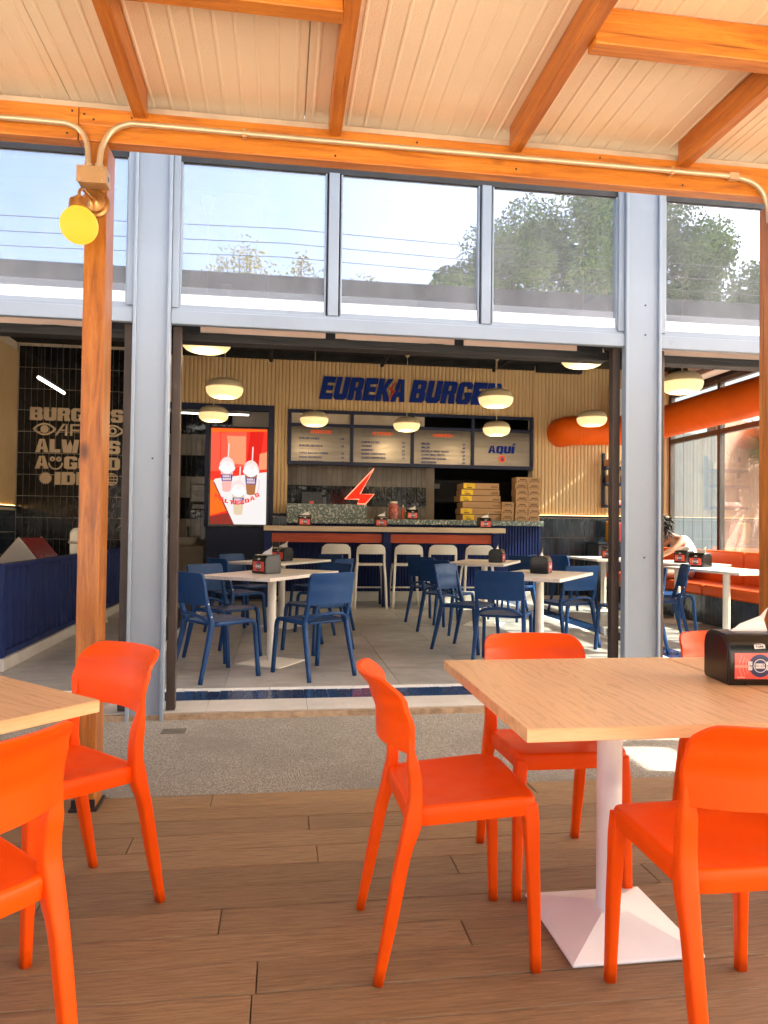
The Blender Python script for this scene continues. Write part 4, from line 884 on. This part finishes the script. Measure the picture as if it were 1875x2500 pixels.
def cup(cx, cy, s, body, lab):
    sp([(cx-.055*s, cy), (cx+.055*s, cy), (cx+.085*s, cy+.165*s), (cx-.085*s, cy+.165*s)], body); ell(cx, cy, .056*s, .014*s, body)
    ell(cx, cy+.17*s, .108*s, .035*s, 10); ell(cx, cy+.18*s, .10*s, .075*s, 13, 0, 180); ell(cx, cy+.175*s, .088*s, .05*s, 10); ell(cx+.01*s, cy+.205*s, .04*s, .022*s, 5); sp([(cx+.005*s, cy+.24*s), (cx+.022*s, cy+.24*s), (cx+.03*s, cy+.36*s), (cx+.012*s, cy+.36*s)], 13)
    sp([(cx-.066*s, cy+.07*s), (cx+.066*s, cy+.07*s), (cx+.076*s, cy+.12*s), (cx-.076*s, cy+.12*s)], 11)
    lay[0] += 1
    for k, tx in enumerate(('EUREKA', 'BURGER')): merge(s_, block(tx, .11*s*W_, .017*s*H_, -.0004), (cx-.055*s)*W_, -.0006*lay[0], (cy+.098*s-k*.022*s)*H_, 13)
cup(.29, .355, 1.35, 7, 0); cup(.72, .325, 1.35, 8, 0); cup(.50, .115, 1.35, 9, 0)
lay[0] += 1; word = 'MALTEADAS'
for k, c in enumerate(word):
    q = (k-4)/4; merge(s_, block(c, .082*W_*(G[c][0]/6), .042*H_, -.0004), (.47+q*.37)*W_-.03, -.0006*lay[0], (.205+.075*q*q)*H_, 12, rot=.32*q)
ring(s_, .5*W_, .42*H_, .20*H_, .203*H_, -.0006*lay[0], 12, 30, d=.0004, sx=1.05, a0=R(-35), a1=R(15))
s_.build('picture', SM, sc)
# opening frame, panel under the screen and passage
of = thing('passage_frame', 'navy frame and dotted panel of the passage behind the menu screen', 'frame', (-.7, YB, 0))
MB().box(-.50, .56, .0, .05, .042, 1.215).build('lower_panel', navy, of, bevel=.003); MB().box(.475, .56, -.03, .045, 1.216, 3.10).build('stile', navy, of); MB().box(-1.2, .56, -.03, .045, 3.101, 3.198).build('header', navy, of); MB().box(-.53, -.46, -.02, .045, 1.216, 3.10).build('stile', navy, of)
# wash room sink
sk = thing('wash_basin', 'pale wash basin on a wooden vanity seen left of the menu screen', 'sink', (-1.75, 13.5, .035))
MB().box(-.5, .38, -.2, .35, .05, .82).build('vanity', M('vanity_wood', (.42, .33, .24), .5), sk, bevel=.005); MB().lathe([(.13, .822), (.18, .86), (.20, .97), (.19, .975), (.16, .88), (.02, .85)], 24).build('basin', cream, sk, smooth=True, angle=50, loc=(.05, 0, 0)); MB().tube(smoothpath([(.05, .24, .82), (.05, .24, 1.12), (.05, .2, 1.16), (.05, .1, 1.14)], 4), .012, 8).build('tap', black, sk, smooth=True)
mr = thing('towel_dispenser', 'translucent paper towel dispenser on the striped wash room wall', 'dispenser', (-1.52, 13.9, 1.65)); MB().box(-.17, .17, -.10, .07, 0, .36).build('cover', greytile, mr, bevel=.03, seg=4); MB().box(-.16, .16, -.09, .07, -.14, -.002).build('lower_bin', M('smoky_plastic', (.12, .09, .07), .2), mr, bevel=.03)
# things on the counter
ms = thing('order_monitor', 'black point of sale monitor behind the terrazzo ledge', 'monitor', (.49, 11.92, 1.372)); MB().box(-.17, .17, -.015, .02, .16, .44).build('screen_back', black, ms, bevel=.008); MB().box(-.03, .03, 0, .03, .02, .17).build('neck', black, ms); MB().box(-.11, .11, -.07, .09, 0, .02).build('foot', black, ms, bevel=.004); MB().box(-.035, .035, -.0165, -.0155, .22, .28).build('sticker', cardred, ms)
jr = thing('candy_jar', 'tall jar of red and white sachets on the terrazzo counter', 'jar', (1.83, 11.72, 1.372))
MB().lathe([(.075, .0), (.085, .01), (.085, .22), (.06, .25), (.06, .26)], 24).build('jar_body', M('red_white_sachets', (.35, .10, .08), .3, var=.9, vs=22), jr, smooth=True, angle=40); MB().lathe([(.064, .261), (.064, .29)], 20).build('lid', cream, jr)
for x_, c, h, lb in ((1.975, (.45, .05, .02), .20, 'red sauce bottle beside the jar on the counter'), (2.02, (.05, .18, .03), .12, 'low stack of coloured lids beside the sauce bottle')):
    b_ = thing('sauce_bottle', lb, 'bottle', (x_, 11.68, 1.372)); MB().lathe([(.03, 0), (.032, .01), (.032, h*.65), (.014, h*.82), (.010, h)], 14).build('bottle_body', M('sauce', c, .3), b_, smooth=True, angle=50); MB().lathe([(.012, h), (.006, h+.04)], 10).build('nozzle', cream, b_)
# pizza boxes and small cartons
pbm = {}
for k, (dx, rz, w_, lab) in enumerate([(.02, 2, .72, 1), (.0, -1.5, .72, 1), (.0, 0, .66, 0), (-.03, 1, .70, 1), (-.02, -2, .65, 1), (-.02, 1.5, .62, 1)]):
    t = thing('pizza_box', ['flat brown takeaway box at the bottom of the stack on the counter', 'flat brown takeaway box second from the bottom of the stack', 'flat brown takeaway box without a yellow label, third from the bottom', 'flat brown takeaway box fourth from the bottom of the stack', 'flat brown takeaway box second from the top of the stack', 'flat brown takeaway box on top of the stack'][k], 'box', (3.32+dx, 11.92, 1.372+k*.105), R(rz), 'flat takeaway boxes on the counter')
    MB().box(-w_/2, w_/2, -.2, .2, 0, .094).build('carton', kraft, t, bevel=.003); MB().box(-w_/2+.004, w_/2-.004, -.203, -.2005, .06, .097).build('lid_flap', kraft, t)
    if lab:
        MB().box(-w_/2+.008, -w_/2+.20, -.2045, -.2035, .006, .090).build('yellow_label', yellow, t)
        lt = MB(); merge(lt, text_mb('FECHA', .02, off=.02), -w_/2+.05, -.2053, .058); merge(lt, text_mb('USAR ANTES', .014), -w_/2+.05, -.2053, .040); lt.box(-w_/2+.06, -w_/2+.15, -.2053, -.2047, .014, .030); lt.build('label_print', kraftprint, t)
    MB().box(w_/2-.14, w_/2-.02, -.2045, -.2035, .02, .055).build('box_print', M('faint_print', (.27, .15, .07), .8) if 'fp' not in pbm else pbm['fp'], t); pbm.setdefault('fp', bpy.data.materials['faint_print'])
cb = thing('carton', 'x', 'box', group='small printed cartons on the counter')
MB().box(-.105, .105, -.12, .12, 0, .103).build('carton_body', kraft, cb, bevel=.003)
pr = MB(); merge(pr, block('BURGER', .11, .024, -.001), -.05, -.1205, .052); pr.box(-.075, -.062, -.1215, -.1205, .02, .05).box(.062, .075, -.1215, -.1205, .02, .05).box(-.062, .062, -.1215, -.1205, .034, .040); pr.build('carton_print', kraftprint, cb); note_kids(cb)
first = True
for ci, (x_, n, nm_) in enumerate(((3.765, 3, 'short left column'), (4.0, 7, 'middle column'), (4.215, 7, 'right column'))):
    ords = ['bottom', 'second', 'third', 'fourth', 'fifth', 'sixth', 'seventh']
    for k in range(n):
        lb = f'small brown carton, {ords[k]}{"" if k == 0 else " from the bottom"} of the {nm_} on the counter'
        if first: o = cb; first = False; o['label'] = lb
        else: o = dup(cb, (0, 0, 0), 0, lb)
        o.location = (x_+random.uniform(-.008, .008), 11.80, 1.372+k*.1055); o.rotation_euler = (0, 0, R(random.uniform(-4, 4)))
# kitchen back equipment
kq = thing('kitchen_hood', 'dark steel equipment and shelf in the kitchen behind the boxes', 'hood', (3.6, 14.2, 0)); MB().box(-.7, 1.4, -.1, .5, 1.75, 2.2).build('hood', darksteel, kq, bevel=.01); MB().box(-.9, 1.5, -.2, .5, .1, 1.1).build('worktop', M('kitchen_steel', (.25, .24, .23), .3, metal=.8), kq, bevel=.01); MB().lathe([(.10, 0), (.10, .25)], 20).build('pot', steel, kq, loc=(-.45, 0, 1.9)); MB().box(-.62, -.48, -.12, -.102, 2.02, 2.12).build('notice', paper, kq)

# ================================================================== left bay
ptn = thing('blue_partition', 'royal blue corrugated steel partition on a stone kerb in the left bay', 'partition', (-2.2, 6.2, 0))
mb = MB(); prof = [(.06, 0)]
L = 5.0; n = 32; p = L/n
prof = []
for i in range(n): y0 = .06+i*p; prof += [(y0, -.012), (y0+p*.12, -.012), (y0+p*.22, -.045), (y0+p*.78, -.045), (y0+p*.88, -.012)]
prof.append((.06+L, -.012)); poly = [(x_, y_) for y_, x_ in prof]+[(-.085, .06+L), (-.085, .06)]
mb.prism(poly, 'z', .20, .865).build('corrugated_sheet', navyblue, ptn)
MB().box(-.09, .0, .0, .058, .145, .90).build('corner_post', navyblue, ptn, bevel=.004); MB().box(-.09, .0, .059, 5.06, .867, .90).build('top_rail', navyblue, ptn, bevel=.004); MB().box(-.09, .0, .059, 5.06, .15, .198).build('bottom_rail', navyblue, ptn, bevel=.004)
MB().box(-1.9, -.092, .0, .055, .145, .90).build('end_panel', navyblue, ptn, bevel=.004)
MB().box(-.13, .02, -.03, 5.06, .042, .142).box(-1.9, -.131, -.03, .10, .042, .142).build('kerb', palestone, ptn, bevel=.006)
ph = thing('playhouse', 'white toy house with a dark red gabled roof behind the blue partition', 'playhouse', (-3.02, 8.9, .04), R(-14))
MB().prism([(-.30, .1), (.30, .1), (.30, .70), (0, 1.035), (-.30, .70)], 'y', 0, .02).build('front_gable', whiteplastic, ph, bevel=.008); MB().prism([(-.30, .1), (.30, .1), (.30, .70), (0, 1.035), (-.30, .70)], 'y', .46, .48).build('rear_gable', whiteplastic, ph, bevel=.008)
MB().prism([(.02, 1.0), (.29, .705), (.305, .72), (.03, 1.02)], 'y', .021, .459).build('roof_slope', M('dark_red_panel', (.17, .012, .012), .3), ph); MB().prism([(-.02, 1.0), (-.03, 1.02), (-.305, .72), (-.29, .705)], 'y', .021, .459).build('roof_slope', bpy.data.materials['dark_red_panel'], ph); MB().box(-.28, -.26, .021, .459, 0, .69).box(.26, .28, .021, .459, 0, .69).build('side_wall', whiteplastic, ph)
MB().box(-.30, .30, 0, .48, 0, .099).build('floor_tray', whiteplastic, ph, bevel=.005)
hc = thing('high_chair', 'cream high chair with a round tray behind the wooden post', 'high chair', (-2.38, 9.3, .042), R(200))
MB().lathe([(.20, .955), (.21, .965), (.21, .985), (.19, .985), (.18, .972)], 24).build('tray', cream, hc, smooth=True, angle=40, loc=(0, .2, 0)); back_mesh(.62, 1.14, .16, [(.6, -.12), (1.2, -.2)], .06, .02, .5).build('shell', cream, hc, smooth=True); MB().box(-.14, .14, -.14, .14, .6, .63).build('seat', cream, hc, bevel=.01)
for sx in (-1, 1):
    for sy in (-1, 1): MB().tube([(sx*.1, sy*.1, .6), (sx*.24, sy*.24, 0)], .014, 8).build('leg', cream, hc, smooth=True)
# slogan on the black tiles
sw = thing('wall_slogan', 'sand coloured slogan with eye, smile, sun and globe symbols on black tiles', 'lettering', (-3.9, YB-.019, 1.84))
def row(txt, x_, z, w_, h, name='word'): block(txt, w_, h, -.003).build(name, lettersand, sw, loc=(x_, 0, z))
row('BURGERS', .0, 1.0, 1.40, .205)
for cx in (.22, 1.24):
    e = MB(); n = 20
    for s1 in (1, -1):
        up_ = [(cx-.175+.35*k/n, .865+s1*.098*math.sin(math.pi*k/n)**.8) for k in range(n+1)]; dn = [(cx-.135+.27*k/n, .865+s1*.070*math.sin(math.pi*k/n)**.8) for k in range(n+1)]
        for k in range(n): e.prism([up_[k], up_[k+1], dn[k+1], dn[k]] if s1 < 0 else [dn[k], dn[k+1], up_[k+1], up_[k]], 'y', -.003, 0)
    if cx < 1: disc(e, cx, .865, .062, -.0005, d=.0025)
    else: ring(e, cx, .865, .03, .062, -.0005, d=.0025)
    e.build('eye_symbol', lettersand, sw)
ar = MB()
for a, b, c, d in (((.37, .77), (.41, .77), (.53, .955), (.49, .955)), ((.52, .77), (.56, .77), (.56, .955), (.535, .955)), ((.44, .84), (.52, .84), (.52, .865), (.455, .865)), ((.60, .77), (.635, .77), (.635, .955), (.60, .955)), ((.635, .925), (.74, .925), (.74, .955), (.635, .955)), ((.635, .84), (.74, .84), (.74, .87), (.635, .87)), ((.80, .77), (.835, .77), (.835, .955), (.80, .955)), ((.835, .925), (.93, .925), (.93, .955), (.835, .955))): ar.prism([a, b, c, d], 'y', -.003, 0)
ar.build('thin_word', lettersand, sw)
row('ALWAYS', .09, .50, 1.27, .21); row('A', .09, .245, .20, .20); row('GOOD', .52, .245, .84, .20)
[ring(MB(), cx, .40, .012, .040, 0, d=.003, n=18).build('smile_eye', lettersand, sw) for cx in (.345, .44)]; sm = MB(); ring(sm, .395, .34, .085, .11, 0, d=.003, n=18, a0=R(180), a1=R(360)); sm.build('smile_mouth', lettersand, sw)
su = MB(); n = 20; su.prism([(.25+(.105 if k % 2 == 0 else .078)*math.cos(math.pi*k/n), .10+(.105 if k % 2 == 0 else .078)*math.sin(math.pi*k/n)) for k in range(2*n)], 'y', -.003, 0); su.build('sun_symbol', lettersand, sw)
row('IDEA', .385, .0, .74, .20)
gb = MB(); ring(gb, 1.235, .10, .085, .10, 0, d=.003); [gb.box(1.235-w_, 1.235+w_, -.003, 0, .10+z-.008, .10+z+.008) for z, w_ in ((-.05, .07), (0, .084), (.05, .07))]; ring(gb, 1.235, .10, .07, .085, -.0035, d=.003, sx=.5); gb.build('globe_symbol', lettersand, sw)

# ================================================================== right bay
bn = thing('bench', 'orange upholstered bench with a dark tiled base under the side windows', 'bench', (5.4, 8.3, 0))
MB().box(.04, .72, -3.1, 3.4, .042, .41).build('base', grout, bn); y0 = -3.1
wt_key = MB().box(0, .012, .002, .090, .003, .362); tm = mesh_of(wt_key, navytile)
for i in range(70): piece(tm, 'base_tile', bn, (.027, -3.08+i*.0925, .045))
ca = [-3.1, -1.95, -.8, .35, 1.5, 2.6, 3.4]
for a, b in zip(ca, ca[1:]):
    MB().box(-.02, .60, a+.004, b-.004, .412, .555).build('seat_cushion', vinyl, bn, bevel=.035, seg=4); MB().box(.56, .74, a+.004, b-.004, .53, .975).build('back_cushion', vinyl, bn, bevel=.035, seg=4)
MB().box(.742, 1.33, -3.1, 3.4, .042, .86).build('window_ledge', navy, bn)
du = thing('air_duct', 'fat orange air duct running along the back wall and the side windows', 'duct', (4.75, 11.5, 2.9))
path = smoothpath([(0, .40, 0), (0, .22, 0), (.06, .06, 0), (.22, -.02, 0), (.50, -.04, .005), (.85, -.06, .01), (1.06, -.16, .02), (1.15, -.40, .03), (1.15, -.9, .035), (1.15, -2.5, .04), (1.15, -4.2, .04), (1.15, -6.2, .04)], 5)
MB().tube(path, .245, 28).build('pipe', orangeduct, du, smooth=True)
for q in (8, 14, 22, 30, 38, 44, 50):
    p = path[q]; d_ = (path[min(q+1, len(path)-1)]-path[q-1]).normalized()
    MB().tube([p-d_*.012, p-d_*.006, p+d_*.006, p+d_*.012], [.245, .249, .249, .245], 28, cap=False).build('seam', orangeduct, du, smooth=True)
for x_, y_ in ((1.15, -1.2), (1.15, -3.4)): MB().tube([(x_, y_, .28), (x_, y_, 1.15)], .006, 6).build('hanger', darksteel, du)
ac = thing('air_conditioner', 'white wall air conditioner above the side windows', 'air conditioner', (6.60, 10.4, 3.68)); MB().box(-.12, .13, -.45, .45, 0, .29).build('casing', whiteplastic, ac, bevel=.03, seg=4); MB().box(-.123, -.10, -.40, .40, .02, .09).build('air_slot', black, ac)
for k in range(3): MB().box(-.128, -.105, -.39, .39, .03+k*.02, .036+k*.02).build('louvre', whiteplastic, ac)
wb = thing('wall_speaker_box', 'small white box mounted high on the back wall near the right column', 'box', (5.72, 11.72, 3.25)); MB().box(-.12, .12, -.1, .14, 0, .42).build('casing', whiteplastic, wb, bevel=.02).rotation_euler = (R(-12), 0, R(-12)); MB().box(-.24, .24, .05, .15, -.09, -.06).build('shelf', blackm, wb)
sh = thing('wall_shelf', 'navy wall shelf unit with three boards left of the right column', 'shelf', (5.50, 11.86, 1.62))
for x_ in (.0, .62): MB().box(x_, x_+.045, -.03, .015, 0, .95).build('upright', navy, sh, bevel=.003)
for z in (.0, .38, .66): MB().box(-.02, .70, -.22, -.031, z, z+.05).build('board', navy, sh, bevel=.003)
for i, (dx, dz) in enumerate(((.10, .711), (.27, .711), (.44, .711), (.14, .431), (.36, .431))):
    dup(cb, (5.50+dx, 11.735, 1.62+dz), 0, ['left carton on the top board of the navy wall shelf', 'middle carton on the top board of the navy wall shelf', 'right carton on the top board of the navy wall shelf', 'left carton on the middle board of the navy wall shelf', 'right carton on the middle board of the navy wall shelf'][i], 'cartons on the wall shelf').scale = (.78, .78, 1.15)
cc = thing('cup_tray', 'red tray of white cups on the lowest board of the navy wall shelf', 'tray', (5.78, 11.72, 1.671)); MB().box(-.17, .17, -.08, .08, 0, .02).build('tray', cardred, cc, bevel=.004)
for i in range(4): MB().lathe([(.022, .021), (.028, .08)], 12).build('cup', paper, cc, loc=(-.12+i*.06, -.02, 0))
MB().lathe([(.03, .021), (.034, .27)], 12).build('cup_stack', paper, cc, loc=(.1, .03, 0))
eb = thing('tray_station', 'dark waste and tray station against the tiled wall by the right column', 'cabinet', (5.6, 11.6, 0)); MB().box(-.36, .5, -.2, .25, .042, 1.0).build('cabinet', M('dark_grey_laminate', (.05, .055, .06), .4), eb, bevel=.006); MB().box(-.38, .52, -.22, .27, 1.002, 1.03).build('top', navytile, eb, bevel=.004); MB().box(-.30, .1, -.2035, -.201, .80, .96).build('sign_plate', navy, eb); lt = MB(); merge(lt, text_mb('GRACIAS', .05, off=.02), -.24, -.2055, .82); lt.build('sign_text', paper, eb)
bx = thing('first_aid_bag', 'yellow and red boxes standing on the tray station', 'box', (5.62, 11.62, 1.031)); MB().box(-.12, .02, -.08, .1, 0, .36).build('yellow_box', M('amber_box', (.55, .24, .01), .5), bx, bevel=.02); MB().box(.025, .16, -.09, .1, 0, .34).build('red_box', M('crimson_box', (.35, .015, .012), .4), bx, bevel=.02)

# ------------------------------------------------------------------ seated person
def skin_mesh(name, pts, edges, rad, mat, parent, root=0, sub=2):
    me = bpy.data.meshes.new(name); me.from_pydata(pts, edges, []); me.materials.append(mat); o = bpy.data.objects.new(name, me); COL.objects.link(o); o.parent = parent
    md = o.modifiers.new('skin', 'SKIN'); md.use_smooth_shade = True
    for i, v in enumerate(me.skin_vertices[0].data): r = rad[i]; v.radius = r if isinstance(r, tuple) else (r, r); v.use_root = (i == root)
    sb = o.modifiers.new('sub', 'SUBSURF'); sb.levels = sub; sb.render_levels = sub; return o
pe = thing('person', 'person with dark curly hair in a white sleeveless top leaning over the table', 'person', (5.78, 9.62, .04))
pts = [(0, 0, .58), (.03, 0, .74), (-.04, 0, .90), (-.14, 0, 1.04), (-.24, 0, 1.13), (-.31, 0, 1.17), (-.39, 0, 1.21), (-.43, 0, 1.25),
       (-.20, -.17, 1.07), (-.38, -.22, .93), (-.56, -.19, .835), (-.55, -.09, .96), (-.53, -.055, 1.06),
       (-.20, .17, 1.07), (-.38, .22, .93), (-.56, .19, .835), (-.55, .09, .96), (-.53, .055, 1.06),
       (-.06, -.10, .58), (-.50, -.11, .60), (-.54, -.11, .10), (-.66, -.11, .05),
       (-.06, .10, .58), (-.50, .08, .66), (-.95, .06, .44), (-1.16, .06, .42)]
edg = [(0, 1), (1, 2), (2, 3), (3, 4), (4, 5), (5, 6), (6, 7), (3, 8), (8, 9), (9, 10), (10, 11), (11, 12), (3, 13), (13, 14), (14, 15), (15, 16), (16, 17), (0, 18), (18, 19), (19, 20), (20, 21), (0, 22), (22, 23), (23, 24), (24, 25)]
rad = [(.11, .12), (.075, .095), (.08, .10), (.075, .095), .055, .048, .075, .085, .055, .042, .036, .030, .034, .055, .042, .036, .030, .034, .085, .06, .042, .035, .085, .06, .042, .035]
skin_mesh('body', pts, edg, rad, skin, pe)
skin_mesh('tank_top', [(.01, 0, .60), (.03, 0, .74), (-.04, 0, .90), (-.13, 0, 1.03), (-.18, 0, 1.075)], [(0, 1), (1, 2), (2, 3), (3, 4)], [(.15, .165), (.125, .15), (.132, .162), (.128, .158), (.095, .125)], whitecloth, pe)
skin_mesh('shorts', [(.02, 0, .62), (0, 0, .55), (-.12, -.10, .575), (-.34, -.11, .59), (-.12, .10, .585), (-.34, .09, .63)], [(0, 1), (1, 2), (2, 3), (1, 4), (4, 5)], [.14, .14, .10, .082, .10, .082], darkcloth, pe)
for y_, a in ((.06, 0),): MB().box(-1.20, -1.02, y_-.05, y_+.05, .36, .385).box(-1.14, -1.10, y_-.055, y_+.055, .386, .455).build('sandal', darkcloth, pe, bevel=.01)
hm = MB(); hc_ = Vector((-.45, 0, 1.275)); rr = random.Random(5)
hm.lathe([(.001, -.085), (.06, -.07), (.098, -.02), (.105, .03), (.08, .075), (.04, .095), (.001, .1)], 18, c=(-.425, 0, 1.27))
for k in range(260):
    z = rr.uniform(-.75, 1); q = rr.uniform(0, 2*math.pi); s0 = math.sqrt(1-z*z); d_ = Vector((s0*math.cos(q), s0*math.sin(q), z))
    if d_.x < -.55 and z < .35: continue
    p0 = Vector((-.425, 0, 1.275))+d_*.10; a1 = rr.uniform(0, 6.3); u = d_.orthogonal().normalized(); v = d_.cross(u); L = rr.uniform(.06, .12); sag = Vector((0, 0, -.045))
    hm.tube([p0+d_*(L*t)+sag*t*t+(u*math.cos(a1+t*9)+v*math.sin(a1+t*9))*.014 for t in (0, .2, .4, .6, .8, 1)], [.009, .010, .010, .009, .007, .003], 5)
hm.build('hair', hairm, pe, smooth=True)
fc = MB(); fc.lathe([(.001, .05), (.012, .03), (.014, 0), (.001, -.01)], 8, c=(-.515, 0, 1.235)); fc.build('nose', skin, pe, smooth=True)
for y_ in (-.03, .03): MB().lathe([(.001, -.008), (.010, 0), (.001, .008)], 8, c=(-.505, y_, 1.262)).build('eye', darkcloth, pe, smooth=True)
for s in (-1, 1):
    for k in range(5):
        b = Vector((-.53, s*.055, 1.06)); off = Vector((.012-.012*k, s*(.008*(k-2)), .015)); L = (.05, .075, .08, .075, .06)[k]
        MB().tube([b+off*.3, b+off+Vector((.01, -s*.008, L*.5)), b+off+Vector((.035, -s*.014, L))], [.010, .009, .007], 7).build('finger', skin, pe, smooth=True)

# ================================================================== beyond: trees, cables, palm
def tree(x, y, h, cr, label, lm, nleaf=15000, crown_h=None, lsz=.17, seed=1, trunk=True, group='trees across the yard'):
    r_ = random.Random(seed); t = thing('tree', label, 'tree', (x, y, -.06), group=group); ch = crown_h or h*.62
    tr = MB(); tr.tube(smoothpath([(0, 0, 0), (.1, .05, h*.2), (-.05, .1, h*.4), (.05, 0, h*.7)], 4), [.20-.14*k/12 for k in range(13)], 9)
    lobes = []
    for k in range(26):
        a = r_.uniform(0, 6.28); zz = h-ch+ch*r_.uniform(.12, .88); q = (zz-(h-ch))/ch; rad_ = cr*math.sin(math.pi*min(.95, .18+.8*q))**.7*r_.uniform(.25, .8)
        c = Vector((math.cos(a)*rad_, math.sin(a)*rad_, zz)); lobes.append((c, cr*r_.uniform(.24, .44))); tr.tube([(0, 0, h*.35), (c.x*.5, c.y*.5, (h*.4+zz)*.5), c], [.07, .045, .015], 6)
    lobes.append((Vector((0, 0, h-cr*.35)), cr*.36)); tr.build('trunk', bark, t, smooth=True)
    lf = MB()
    for k in range(nleaf):
        c, rd = lobes[r_.randrange(len(lobes))]; d_ = Vector((r_.gauss(0, 1), r_.gauss(0, 1), r_.gauss(0, 1))).normalized(); p = c+d_*rd*(r_.random()**.35)
        u = Vector((r_.gauss(0, 1), r_.gauss(0, 1), r_.gauss(0, 1))).normalized()*lsz*r_.uniform(.6, 1.3); v = u.orthogonal().normalized()*lsz*.5
        lf.add([p-u*.5, p+v*.5, p+u*.5, p-v*.5], [(0, 1, 2, 3)])
    lf.build('crown', lm, t); return t
for tx_, ty_, th_, tc_, ts_, tb_ in [(6.5, -15, 10.8, 2.6, 2, 'leafy tree reflected at the right of the middle pane'), (8.8, -15.5, 13.4, 3.3, 3, 'tall leafy tree reflected left of centre in the third pane'), (11.4, -15, 14.0, 3.5, 4, 'tall leafy tree reflected at the right of the third pane'),
        (13.8, -16.5, 14.4, 3.2, 5, 'tall leafy tree reflected behind the right column'), (15.9, -15.5, 13.2, 3.0, 6, 'leafy tree reflected at the left of the right bay window'), (19.4, -15, 11.8, 3.2, 7, 'leafy tree reflected near the right post')]:
    tree(tx_, ty_, th_, tc_, tb_, leafm, seed=ts_, nleaf=34000, lsz=.16, crown_h=th_*.78)
tree(-1.3, -15, 10.9, 1.6, 'thin yellowish tree reflected in the first pane, left one', leafy, nleaf=1500, crown_h=3.4, lsz=.13, seed=8); tree(.6, -15, 10.6, 1.2, 'thin yellowish tree reflected in the first pane, right one', leafy, nleaf=1100, crown_h=3.0, lsz=.13, seed=9); tree(2.7, -15.5, 10.3, 1.1, 'small yellowish tree reflected at the left of the middle pane', leafy, nleaf=900, crown_h=2.8, lsz=.12, seed=10)
for i, z in enumerate((9.30, 8.90, 8.52)):
    MB().tube([(-30+6*k, -10, z+.0*k-.25*math.sin(math.pi*((k % 5)/5))) for k in range(11)], .010, 6).build('m', wire)
    o = bpy.data.objects['m']; o.name = 'overhead_cable'; tag(o, ['topmost of three overhead cables reflected in the windows', 'middle of three overhead cables reflected in the windows', 'lowest of three overhead cables reflected in the windows'][i], 'cable', 'overhead cables')
pt = thing('palm_tree', 'fan leaved palm outside the side windows casting its shadow on the brown wall', 'palm', (11.1, 14.0, -.06))
MB().tube(smoothpath([(0, 0, 0), (.05, 0, 1.2), (-.03, .05, 2.2), (0, 0, 2.8)], 4), [.13]*13, 10).build('trunk', bark, pt, smooth=True)
fr = MB(); rr = random.Random(3)
for k in range(95):
    a = rr.uniform(0, 6.28); el = R(rr.uniform(-25, 75)); d_ = Vector((math.cos(a)*math.cos(el), math.sin(a)*math.cos(el), math.sin(el))); st_ = Vector((0, 0, 2.75)); tip = st_+d_*rr.uniform(.7, 1.1)
    fr.tube([st_, (st_+tip)/2+Vector((0, 0, .08)), tip], .012, 5); u = d_.orthogonal().normalized(); v = d_.cross(u)
    for j in range(15):
        q = R(-75+150*j/14); ld = (d_*math.cos(q)+u*math.sin(q)).normalized(); e = tip+ld*.62+Vector((0, 0, -.08)); wv = v.cross(ld).normalized()*.030
        fr.add([tip, tip+ld*.3+wv, e, tip+ld*.3-wv], [(0, 1, 2, 3)])
fr.build('fronds', leafm, pt)
